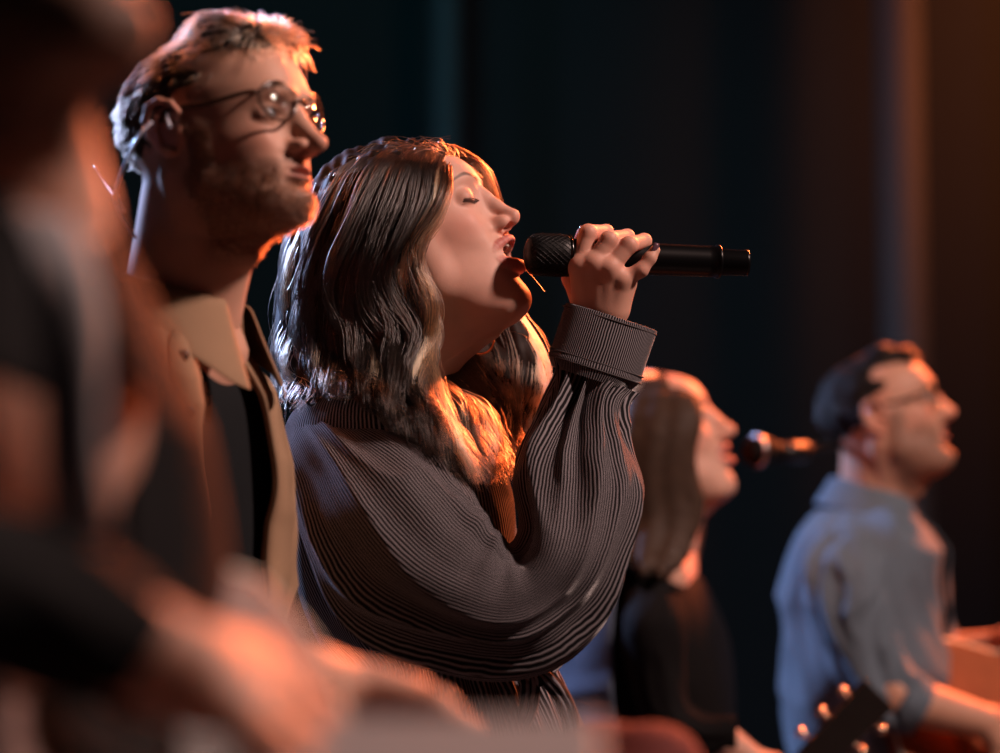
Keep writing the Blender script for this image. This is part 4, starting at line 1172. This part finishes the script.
tube('earpiece_cable', spline(np.array([W(152, 122, DM - .075), W(140, 134, DM - .082), W(130, 152, DM - .075), W(118, 184, DM - .05), W(116, 200, DM - .04), (W(123, 218, DM - .04)), W(136, 238, DM - .02)]), 40), .0016, CABLE, man, 8, 'pale in-ear monitor cable behind the ear')
tube('earpiece_cable', spline(np.array([W(96, 166, DM + .03), W(106, 182, DM - .0), W(116, 197, DM - .04), W(124, 212, DM - .04)]), 20), .0015, CABLE, man, 8)
V, F = lathe_arrays([(0, .0018), (.001, .0032), (.010, .0032), (.011, .0018)], W(115, 193, DM - .042), W(118, 204, DM - .042), 12); mesh_obj('cable_slider', V, F, CABLE, man)
f = Field(W(160, 155, DM - .12) - (0, .02, 0), W(195, 115, DM - .05) + (0, .03, 0), .0012)
f.chain([Rm @ (np.array(p) * svm) + om for p in ((-.002, -.085, .008), (-.004, -.088, .022), (-.014, -.088, .034))], [.0025, .0018, .0016], .003)
V, Q = f.mesh(); mesh_obj('earpiece', V, Q, CABLE, man)
lower_body(man, W(185, 700, DM)[0], W(185, 700, DM)[1], W(180, 790, DM)[2], .15, mat=plain('denim_trouser', (.02, .025, .035), .85))
# ---------------------------------------------------------------- the singing woman in the background
DB = 4.35
ws = thing('person', (W(675, 700, DB)[0], W(675, 700, DB)[1], 0), 'out-of-focus blonde woman in a black top singing at a boom microphone', 'person')
Rb, ob, svb = rot(19, 8), W(660, 451, DB), np.array((1.03, 1, 1.0))
nkb = ((W(660, 545, DB + .02) - ob) @ Rb) / svb
spb = dict(male=False, h=.0026, open=.009, closed=False, skin=(.60, .34, .25), neck_end=nkb, neck_r=(.048, .052), lipcol=(.44, .15, .13), lift=.004, mz=-.038, gaze=(.9, -.1, .1))
f = Field(W(590, 640, DB) + (0, -.25, 0), W(740, 520, DB) + (0, .25, 0), .006)
f.cone(W(662, 530, DB + .02), W(662, 556, DB + .02), .048, .052, .02); f.ell(W(656, 582, DB + .01), (.050, .11, .034), .03); f.cone(W(660, 577, DB - .08), W(660, 577, DB + .11), .036, .036, .05)
Vt, Qt = f.mesh(); place(spb, Rb, ob, svb, ws, [(Vt, Qt, (.60, .34, .25))]); eyes(spb, Rb @ np.diag(svb), ob, ws)
BTOP = cloth_mat('black_jersey', (.006, .0055, .006), sheen=0)
rows = [(570, .060, .125), (580, .070, .160), (598, .083, .184), (636, .106, .188), (680, .118, .178), (730, .120, .160), (790, .115, .17), (850, .13, .18)]
V, F, uv = loft([yring(654 + (py - 560) * .02, py, DB + .02, 15, a, b) for py, a, b in rows], 70, 90, folds(.005, 51), power=2.2)
bt = thick(mesh_obj('top', V, F, BTOP, ws, label='black jersey top with a wide neck'), .003)
rows = [(655, 590, DB - .17, 26, .042), (652, 620, DB - .19, 33, .05), (655, 670, DB - .19, 29, .045), (668, 715, DB - .19, 26, .04), (700, 735, DB - .20, 22, .034), (735, 735, DB - .21, 18, .03)]
V, F, uv = loft(limb_rings(rows), 70, 60, folds(.005, 53)); mesh_obj('sleeve', V, F, BTOP, bt)
V, Q = arm_mesh(W(728, 745, DB - .21), W(755, 765, DB - .21), W(768, 778, DB - .2), (-.2, -1, .4), .028, .024, h=.004, curl=.7); mesh_obj('forearm', V, Q, SKIN, ws, cols=np.tile((.6, .34, .25), (len(V), 1)))
DENIM = cloth_mat('pale_denim', (.13, .17, .24), weave=500., var=.35, bump=.6)
rows = [(545, .105, .150), (565, .130, .205), (600, .165, .245), (640, .185, .25), (690, .185, .25), (745, .180, .24)]
V, F, uv = loft([yring(662 + (py - 560) * .0, py, DB + .03, 15, a, b) for py, a, b in rows], 70, 90, folds(.012, 55), arc=(math.radians(120), math.radians(264)), power=2.2)
thick(mesh_obj('jacket', V, F, DENIM, ws, label='pale denim jacket slipped back off the shoulders'), .004)
lower_body(ws, W(675, 700, DB)[0], W(675, 700, DB)[1], W(680, 800, DB)[2], .15)
nearb = gl([
 [(683, 384, -.01), (690, 402, -.055), (688, 425, -.078), (682, 450, -.086), (684, 478, -.086), (692, 505, -.085), (686, 535, -.10), (678, 565, -.14)],
 [(675, 381, -.01), (676, 402, -.06), (674, 430, -.085), (668, 460, -.092), (668, 490, -.092), (674, 520, -.095), (668, 550, -.12), (660, 575, -.17)],
 [(664, 379, -.01), (658, 402, -.06), (654, 432, -.088), (648, 464, -.095), (648, 495, -.095), (652, 525, -.10), (646, 550, -.13), (642, 572, -.17)],
 [(652, 380, -.005), (640, 404, -.055), (634, 436, -.08), (630, 470, -.085), (630, 500, -.085), (632, 526, -.09), (628, 545, -.11), (626, 560, -.14)],
 [(642, 385, 0), (628, 410, -.025), (620, 440, -.035), (618, 475, -.035), (620, 505, -.035), (620, 530, -.04), (618, 550, -.05), (616, 565, -.06)]], DB)
farb = gl([
 [(683, 383, .01), (692, 400, .05), (690, 430, .082), (688, 470, .085), (692, 510, .08), (690, 545, .07), (688, 570, .06)],
 [(660, 380, .01), (655, 402, .06), (650, 440, .09), (650, 480, .09), (650, 520, .08), (650, 550, .07), (650, 570, .06)],
 [(642, 386, .01), (627, 412, .03), (620, 450, .04), (619, 490, .04), (620, 520, .04), (620, 545, .04), (620, 562, .03)]], DB)
f = Field(W(605, 590, DB) + (0, -.24, 0), W(712, 372, DB) + (0, .14, 0), .0045)
put_ell(f, (-.016, 0, .046), (.092, .079, .0815), .01, Rb, ob)
mass(f, nearb, .006, .016, .007, .02); mass(f, farb, .006, .016, .007, .02)
V, Q = f.mesh(); L = (V - ob) @ Rb
keep = ~((L[:, 0] > .052) & (L[:, 2] > -.03) & (np.abs(L[:, 1]) < .062)); Q = Q[keep[Q].all(1)]
hmb = mesh_obj('hair', V, Q, plain('blonde_mass', (.05, .03, .02), .6, spec=.15, var=.4, scale=60), ws, label='long straight blonde hair with a centre parting')
def bcol(s, cid, t, rng, P):
    cb = np.random.RandomState(9).rand(400)[cid % 400]; f_ = np.clip(.15 + .8 * cb[:, None] * np.ones_like(t)[None] + .6 * t[None], 0, 1)[..., None]
    return np.array((.05, .03, .02)) * (1 - f_) + np.array((.80, .62, .47)) * f_
pb = ell_push(Rb, ob, (-.014, 0, .045), (.097, .083, .087))
for g, n_, sd in ((nearb, 2600, 3), (farb, 900, 4)):
    hair_obj('hair_strands', *strands(g, n_, 26, np.random.RandomState(sd), .010, .004, 1.8, bcol, .0007, pb, 50, .002), HAIR, hmb)

# boom microphone in front of her mouth
ms = thing('microphone_stand', (W(872, 700, 5.15)[0], W(872, 700, 5.15)[1], 0), 'black boom microphone stand reaching across to the blonde singer', 'microphone stand')
t0, t1, t2 = W(757, 452, DB + .05), W(800, 452, DB + .10), W(893, 430, 5.12)
piv = t2; foot = np.array((t2[0], t2[1], 0.0))
MATTE = plain('matte_black', (.004, .004, .004), .7, spec=.12)
V, F = tube_arrays(spline(np.array([t1, (t1 + t2) / 2, t2 + (t2 - t1) * .15]), 12), .0085, 10); mesh_obj('boom_arm', V, F, MATTE, ms)
tube('pole', np.array([foot + (0, 0, .05), piv]), .011, BLACK_MET, ms, 12)
V, F = lathe_arrays([(0, .01), (.004, .022), (.03, .022), (.034, .01)], piv + (0, 0, -.02), piv + (0, 0, .02), 16); mesh_obj('clutch', V, F, BLACK_MET, ms)
for k in range(3):
    a_ = k * 2.094 + .4; tube('leg', np.array([foot + (0, 0, .20), foot + (math.cos(a_) * .30, math.sin(a_) * .30, .012)]), .009, BLACK_MET, ms, 8)
V, F = lathe_arrays([(0, .014), (.03, .017), (.06, .017), (.062, .012)], t1 - (t1 - t0) * .55, t1, 16); mesh_obj('microphone_clip', V, F, BLACK_MET, ms)
vm = thing('microphone', t0, 'black vocal microphone clipped at the end of the boom arm', 'microphone')
a_, b_ = W(745, 451, DB + .04), W(792, 452, DB + .09); Lx = np.linalg.norm(b_ - a_)
lob('handle', [(.045, .020), (.05, .021), (.06, .0165), (Lx, .0125), (Lx + .02, .012), (Lx + .021, 0)], MATTE, vm, a_, b_, 24, 1.0)
lob('grille', [(0, 0), (.002, .012), (.008, .020), (.020, .0255), (.034, .0255), (.045, .022)], MATTE, vm, a_, b_, 28, 1.0)
lob('ring', [(.020, .0256), (.0205, .0268), (.0265, .0268), (.027, .0256)], plain('steel_ring', (.5, .5, .5), .3, 1.0), vm, a_, b_, 28, 1.0)

# ---------------------------------------------------------------- the guitarist in the denim shirt
DG = 4.7
gm = thing('person', (W(862, 700, DG)[0], W(862, 700, DG)[1], 0), 'out-of-focus dark-haired man in glasses and a denim shirt playing a guitar', 'person')
Rg, og, svg = rot(15, 10), W(885, 426, DG), np.array((1.0, 1, .95))
nkg = ((W(873, 520, DG + .02) - og) @ Rg) / svg
spg = dict(male=True, h=.0028, open=.004, skin=(.52, .28, .19), neck_end=nkg, neck_r=(.055, .060), beard=.75, beardcol=(.05, .028, .02), gaze=(.9, -.05, .1), lip=.8, lift=.002)
f = Field(W(800, 620, DG) + (0, -.25, 0), W(940, 500, DG) + (0, .25, 0), .006)
f.cone(W(873, 510, DG + .02), W(870, 535, DG + .02), .058, .066, .02); f.cone(W(868, 550, DG - .1), W(868, 550, DG + .12), .05, .05, .05)
Vt, Qt = f.mesh(); place(spg, Rg, og, svg, gm, [(Vt, Qt, (.52, .28, .19))]); eyes(spg, Rg @ np.diag(svg), og, gm)
glasses(gm, Rg, og, svg, (.02, .014, .012), .0225)
short_hair(gm, Rg, og, svg, ((.008, .006, .005), (.014, .009, .007)), 2600, .020, .004, 6, .4, up=.3)
TEEG = cloth_mat('grey_tee_cloth', (.05, .05, .055))
DEN2 = cloth_mat('denim_shirt_cloth', (.125, .165, .205), weave=500., var=.3, bump=.6)
cx = lambda py: 866 + (py - 520) * .02
rows = [(520, .075, .085), (532, .088, .125), (546, .100, .160), (570, .112, .180), (620, .118, .180), (680, .118, .172), (740, .118, .165), (800, .12, .165)]
V, F, uv = loft([yring(cx(py), py, DG + .02, 14, a, b) for py, a, b in rows], 70, 90, folds(.003, 61), power=2.2); mesh_obj('tee_shirt', V, F, TEEG, gm)
rows = [(512, .078, .088), (522, .092, .125), (535, .108, .170), (560, .126, .200), (600, .136, .205), (660, .138, .198), (720, .138, .192), (800, .142, .195), (840, .145, .195)]
V, F, uv = loft([yring(cx(py), py, DG + .02, 14, a, b) for py, a, b in rows], 100, 140, folds(.016, 63, 3.4, 3.0), arc=(math.radians(10), math.radians(348)), power=2.2)
ds = thick(mesh_obj('denim_shirt', V, F, DEN2, gm, label='faded blue denim shirt with rolled sleeves'), .003)
collar(ds, 872, 508, DG + .02, 14, 16, 342, DEN2, 1.0)
rows = [(846, 535, DG - .14, 20, .04), (842, 560, DG - .18, 36, .056), (850, 610, DG - .20, 36, .058), (866, 655, DG - .21, 33, .055), (888, 690, DG - .22, 30, .05), (906, 703, DG - .22, 27, .045)]
V, F, uv = loft(limb_rings(rows), 90, 80, folds(.015, 66, 3.2, 3)); sl_ = mesh_obj('sleeve', V, F, DEN2, ds)
rows = [(898, 698, DG - .22, 26, .044), (903, 701, DG - .22, 30, .048), (918, 708, DG - .22, 29, .047), (922, 710, DG - .22, 26, .044)]
V, F, uv = loft(limb_rings(rows), 30, 60, folds(.003, 67)); mesh_obj('rolled_cuff', V, F, DEN2, sl_)
V, Q = arm_mesh(W(895, 697, DG - .22), W(985, 722, DG - .20), W(1016, 735, DG - .19), (-.2, -1, .5), .042, .028, h=.004, curl=.6); mesh_obj('forearm', V, Q, SKIN, gm, cols=np.tile((.52, .28, .19), (len(V), 1)))
rows = [(900, 560, DG + .17, 18, .04), (915, 600, DG + .20, 30, .05), (930, 635, DG + .20, 28, .045), (948, 655, DG + .15, 24, .04)]
V, F, uv = loft(limb_rings(rows), 60, 60, folds(.006, 68)); mesh_obj('sleeve', V, F, DEN2, ds)
V, Q = arm_mesh(W(945, 655, DG + .15), W(1000, 645, DG + .05), W(1030, 632, DG + .02), (.2, .3, 1), .036, .026, h=.004, curl=1.0); mesh_obj('forearm', V, Q, SKIN, gm, cols=np.tile((.52, .28, .19), (len(V), 1)))
lower_body(gm, W(862, 700, DG)[0], W(862, 700, DG)[1], W(862, 800, DG)[2], .15)

# ---------------------------------------------------------------- guitars
def guitar(loc, u, n, label, wood=(.42, .15, .05), s=1.0, neck_len=.46, parts=True, top=None, rim=None):
    """acoustic guitar; u runs up the neck, n out of the sound board, loc is the centre of the body"""
    u = np.array(u, float); u /= np.linalg.norm(u); n = np.array(n, float); n -= u * (n @ u); n /= np.linalg.norm(n); v = np.cross(n, u)
    g = thing('guitar', loc, label, 'guitar')
    wt = plain('guitar_top_wood', top or wood, .5, var=.25, scale=30, spec=.25); ws_ = plain('guitar_side_wood', rim or tuple(x * .45 for x in wood), .5, var=.3, scale=25, spec=.25); nk = plain('guitar_neck_wood', tuple(x * .35 for x in wood), .4, var=.3, scale=40)
    loc = np.array(loc)
    t = np.linspace(-.25, .25, 60) * s
    hw = lambda x: s * np.interp(x / s, (-.25, -.245, -.23, -.20, -.15, -.10, -.04, .02, .06, .11, .16, .20, .23, .245, .25), (.0, .06, .115, .160, .192, .200, .172, .135, .122, .130, .142, .138, .105, .06, .0))
    out = np.concatenate([np.stack([t, hw(t)], 1), np.stack([t[::-1][1:-1], -hw(t[::-1][1:-1])], 1)])
    pw = lambda q, z: loc + u * q[0] + v * q[1] + n * z
    dz = .050 * s; m = len(out)
    V = [pw(q, dz) for q in out] + [pw(q, -dz) for q in out]
    F = [(i, (i + 1) % m, m + (i + 1) % m, m + i) for i in range(m)] + [tuple(range(m, 2 * m))]
    body = mesh_obj('body', V, F, ws_, g, smooth=False)
    V = [pw(q * 1.0, dz + .001) for q in out] + [pw(q * .97, dz + .004) for q in out]; F = [tuple(range(m, 2 * m))[::-1]] + [(i, (i + 1) % m, m + (i + 1) % m, m + i)[::-1] for i in range(m)]
    mesh_obj('soundboard', V, F, wt, g, smooth=False)
    a = np.linspace(0, 6.283, 40)
    tube('binding', [pw(q * 1.002, dz) for q in np.concatenate([out, out[:1]])], .0028, plain('binding', (.62, .55, .42), .4), g, 6)
    V, F = lathe_arrays([(0, .0), (.0006, .050 * s), (.0012, .0)], pw((.05 * s, 0), dz + .004), pw((.05 * s, 0), dz + .02), 32); mesh_obj('sound_hole', V, F, plain('hole_dark', (.004, .003, .003), .9), g)
    def bx(name, a_, b_, w, h0, h1, mat, par=g, w2=None):
        w2 = w2 or w
        V = [pw((a_, y), z) for z in (h0, h1) for y in (-w, w)] + [pw((b_, y), z) for z in (h0, h1) for y in (-w2, w2)]
        return bevel(mesh_obj(name, V, [(0, 1, 3, 2), (4, 6, 7, 5), (0, 4, 5, 1), (2, 3, 7, 6), (0, 2, 6, 4), (1, 5, 7, 3)], mat, par, smooth=False), .002)
    bx('bridge', -.135 * s, -.105 * s, .085 * s, dz + .003, dz + .012, nk)
    e = .25 * s + neck_len * .80 * s
    bx('neck', .20 * s, e, .027 * s, dz - .018, dz + .004, nk, w2=.022 * s)
    fb = bx('fretboard', .10 * s, e, .028 * s, dz + .0042, dz + .010, plain('fretboard', (.02, .013, .01), .5), w2=.022 * s)
    for i in range(14):
        x = .10 * s + (e - .10 * s) * (1 - 2 ** (-(i + 1) / 9.0)) * 1.0; x = e - (x - .10 * s)
        tube('fret', [pw((x, -.024 * s), dz + .0105), pw((x, .024 * s), dz + .0105)], .0011, GOLD, fb, 5)
    hd = bx('headstock', e, e + .17 * s, .026 * s, dz - .016, dz + .002, plain('headstock', (.016, .013, .012), .25, coat=.5), w2=.034 * s)
    for i in range(3):
        for sg in (-1, 1):
            x = e + (.035 + i * .048) * s; V, F = tube_arrays(np.array([pw((x, sg * .028 * s), dz - .006), pw((x, sg * .042 * s), dz - .006)]), .003, 8)
            V2, F2 = lathe_arrays([(0, .003), (.002, .0075), (.009, .0075), (.012, .004)], pw((x, sg * .040 * s), dz - .006), pw((x, sg * .06 * s), dz - .006), 12)
            V, F = join_arrays([(V, F), (V2, F2)]); mesh_obj('tuning_peg', V, F, PEG, hd)
    for i in range(6):
        y = (-.018 + i * .0072) * s; tube('string', [pw((-.12 * s, y), dz + .013), pw((e, y * .85), dz + .0125)], .0006, PEG, g, 4)
    return g
PEG = plain('tuner_metal', (.8, .6, .45), .25, 1.0)
guitar(W(1000, 738, DG - .03), (.80, .52, .28), (.62, -.70, .35), 'orange-lit acoustic guitar held by the man in the denim shirt', (.34, .09, .03))
# a guitar resting on a floor stand, only its head in view
a_, b_ = W(775, 790, 4.15), W(870, 694, 4.15); u_ = (b_ - a_) / np.linalg.norm(b_ - a_); u_ = u_ * 1.0
tot = (.25 + .46 * .8 + .16) * .9
gl_ = b_ - u_ * tot
gs_ = guitar(gl_, u_, (.55, -.62, .45), 'guitar leaning on a floor stand with only its dark headstock and pegs showing', (.30, .10, .04), .9)
st_ = thing('guitar_stand', (gl_[0], gl_[1], 0), 'black guitar floor stand under the leaning guitar', 'guitar stand')
for sx in (-1, 1):
    tube('leg', np.array([gl_ + (-.10, .16, .02), (gl_[0] + .05 + sx * .14, gl_[1] + sx * .2, .012)]), .009, BLACK_MET, st_, 8)
    tube('cradle', np.array([gl_ + (.0 + .1 * sx, .10, -.22), gl_ + (.10 * sx + .02, -.10, -.23)]), .008, BLACK_MET, st_, 8)
# ---------------------------------------------------------------- the guitarist nearest the camera
DF = 1.52
fm = thing('person', (W(-100, 700, DF)[0], W(-100, 700, DF)[1], 0), 'heavily blurred bearded man in a black jacket strumming an acoustic guitar', 'person')
Rf, of, svf = rot(12, 24), W(-40, -68, DF), np.array((1.06, 1, 1.0))
nkf = ((W(-10, 225, DF + .02) - of) @ Rf) / svf
spf = dict(male=True, h=.0028, open=.003, skin=(.58, .32, .23), neck_end=nkf, neck_r=(.060, .064), beard=.96, beardcol=(.022, .012, .008), lip=.8)
f = Field(W(-200, 600, DF) + (0, -.2, 0), W(140, 180, DF) + (0, .25, 0), .005)
f.cone(W(-10, 220, DF + .02), W(-30, 290, DF + .02), .064, .080, .02); f.ell(W(-50, 420, DF + .02), (.112, .11, .13), .04)
Vt, Qt = f.mesh(); place(spf, Rf, of, svf, fm, [(Vt, Qt, (.58, .32, .23))]); eyes(spf, Rf @ np.diag(svf), of, fm)
short_hair(fm, Rf, of, svf, ((.02, .013, .01), (.03, .018, .012)), 900, .03, .010, 8, .4, up=.3)
JK = cloth_mat('black_jacket_cloth', (.006, .006, .007), .8)
rows = [(218, .070, .070), (240, .086, .100), (275, .094, .125), (330, .100, .145), (420, .110, .178), (540, .122, .196), (700, .128, .195), (860, .135, .185), (1000, .14, .19)]
V, F, uv = loft([yring(-68 - (py - 220) * .03, py, DF + .03, 40, a, b) for py, a, b in rows], 110, 150, folds(.008, 71), arc=(math.radians(10), math.radians(348)), power=2.2)
jk = thick(mesh_obj('jacket', V, F, JK, fm, label='black jacket worn open'), .004)
collar(jk, -45, 235, DF + .03, 40, 14, 344, JK, 1.15, fall=.06, flare=.04)
ST = cloth_mat('inner_shirt', (.30, .13, .09))
rows = [(440, .092, .14), (520, .100, .15), (700, .110, .155), (900, .12, .165)]
V, F, uv = loft([yring(-62 - (py - 220) * .03, py, DF + .03, 40, a, b) for py, a, b in rows], 50, 90, folds(.003, 73), power=2.2); mesh_obj('shirt', V, F, ST, fm)
rows = [(-300, 330, DF - .16, 90, .06), (-310, 430, DF - .2, 105, .07), (-270, 520, DF - .22, 105, .065), (-190, 560, DF - .22, 100, .055), (-60, 570, DF - .20, 92, .048), (40, 605, DF - .18, 82, .042), (110, 640, DF - .17, 66, .036), (150, 665, DF - .165, 55, .032)]
V, F, uv = loft(limb_rings(rows), 90, 80, folds(.006, 75, 2.8, 3)); mesh_obj('sleeve', V, F, JK, jk)
V, Q = arm_mesh(W(110, 640, DF - .168), W(185, 672, DF - .16), W(262, 690, DF - .15), (.15, -.6, .8), .030, .027, h=.003, curl=.45, thumb=-1); mesh_obj('forearm', V, Q, SKIN, fm, cols=np.tile((.58, .31, .22), (len(V), 1)))
rows = [(70, 350, DF + .18, 50, .05), (100, 430, DF + .22, 56, .055), (140, 540, DF + .26, 54, .05), (220, 660, DF + .30, 40, .04), (305, 682, DF + .34, 32, .032)]
V, F, uv = loft(limb_rings(rows), 60, 70, folds(.005, 76)); mesh_obj('sleeve', V, F, JK, jk)
V, Q = arm_mesh(W(300, 680, DF + .34), W(345, 692, DF + .37), W(395, 706, DF + .40), (.2, .5, .8), .028, .024, h=.003, curl=.9); mesh_obj('forearm', V, Q, SKIN, fm, cols=np.tile((.58, .31, .22), (len(V), 1)))
lower_body(fm, W(-100, 700, DF)[0], W(-100, 700, DF)[1], W(-100, 1000, DF)[2], .15)
# its strap and guitar
STR = cloth_mat('grey_webbing', (.42, .41, .43), .7)
ps = [W(40, 215, DF - .10), W(60, 265, DF - .15), W(70, 330, DF - .17), W(72, 420, DF - .18), W(76, 500, DF - .18), W(90, 580, DF - .15), W(135, 650, DF - .10)]
P = spline(np.array(ps), 40); V = []
for i, q in enumerate(P):
    for j in range(7):
        V.append(q + RIGHT * (-1 + j / 3) * .0150 + FWD * .003 * (j - 3) ** 2 / 9)
F = [(i * 7 + j, i * 7 + j + 1, (i + 1) * 7 + j + 1, (i + 1) * 7 + j) for i in range(39) for j in range(6)]
gt = guitar(W(-22, 778, DF - .04), (.72, .62, -.10), (.60, -.62, .48), 'blurred acoustic guitar of the bearded man in the black jacket', (.19, .068, .038), .92, rim=(.22, .09, .05))
thick(mesh_obj('guitar_strap', V, F, STR, gt, label='grey webbing strap'), .003)

# ---------------------------------------------------------------- music stand in the foreground
GREY = plain('grey_enamel', (.42, .38, .38), .5, var=.1)
mst = thing('music_stand', (W(420, 740, 1.33)[0], W(420, 740, 1.33)[1], 0), 'grey music stand with a flat desk, blurred in the foreground', 'music stand')
c = W(418, 790, 1.33)
Rr = np.array([[1, 0, 0], [0, math.cos(.5), -math.sin(.5)], [0, math.sin(.5), math.cos(.5)]])
V, F = box_arrays(c, (.180, .14, .006), Rr); bevel(mesh_obj('desk', V, F, GREY, mst, smooth=False), .003)
V, F = box_arrays(c + Rr @ np.array((0, -.070, .015)), (.180, .006, .03), Rr); bevel(mesh_obj('lip', V, F, GREY, mst, smooth=False), .002)
tube('pole', np.array([c + (0, .02, -.01), (c[0], c[1] + .02, .25)]), .010, BLACK_MET, mst, 12)
for k in range(3):
    a_ = k * 2.094 + .5; tube('leg', np.array([(c[0], c[1] + .02, .30), (c[0] + math.cos(a_) * .28, c[1] + .02 + math.sin(a_) * .28, .012)]), .008, BLACK_MET, mst, 8)
# red seat cushion of a stool behind the singer
stl = thing('stool', (W(635, 740, 2.15)[0], W(635, 740, 2.15)[1], 0), 'black stool with a dull red cushion behind the waist of the ribbed-blouse singer', 'stool')
c = W(632, 757, 2.15)
f = Field(c - .2, c + .2, .006)
f.ell(c + (0, 0, -.02), (.062, .10, .03), .02); f.ell(c + (.015, -.03, .006), (.03, .04, .02), .03); f.ell(c + (-.03, .02, .006), (.03, .04, .022), .03)
V, Q = f.mesh(); mesh_obj('cushion', V, Q, cloth_mat('red_cloth', (.15, .04, .035)), stl)
for k in range(4):
    a_ = k * 1.571 + .6; tube('leg', np.array([c + (math.cos(a_) * .04, math.sin(a_) * .05, -.03), (c[0] + math.cos(a_) * .20, c[1] + math.sin(a_) * .20, .0)]), .012, BLACK_MET, stl, 8)
# ---------------------------------------------------------------- the setting
def struct(name, V, F, mat, smooth=False):
    o = mesh_obj(name, V, F, mat, None, smooth); o['kind'] = 'structure'; return o
FL = plain('stage_floor', (.02, .018, .017), .4, var=.3, scale=6)
V, F = box_arrays((0, 4.2, -.03), (14, 10.4, .06)); struct('floor', V, F, FL)
DR = cloth_mat('black_drape', (.0045, .0048, .005), .95, weave=300.)
x = np.linspace(-7, 7, 900); z = np.linspace(0, 6.5, 12); X, Z = np.meshgrid(x, z)
Y = 9.0 + .010 * np.sin(X * 9 + .8 * np.sin(X * 2.3)) * (1 - .1 * Z)
V = np.stack([X, Y, Z], -1).reshape(-1, 3); k = len(x)
F = np.array([(i * k + j, i * k + j + 1, (i + 1) * k + j + 1, (i + 1) * k + j) for i in range(len(z) - 1) for j in range(k - 1)])
o = struct('wall_back', V, F, DR, True)
COLM = plain('painted_column', (.030, .026, .028), .6)
for px, r in ((905, .072), (446, .045)):
    b = W(px, 376, 8.75)
    V, F = lathe_arrays([(0, r * 1.5), (.06, r * 1.5), (.07, r), (6.4, r)], (b[0], 8.68, 0), (b[0], 8.68, 1), 28); o = struct('trim_1' if px == 905 else 'trim_2', V, F, COLM if px == 905 else plain('dark_column', (.012, .012, .013), .6), True)
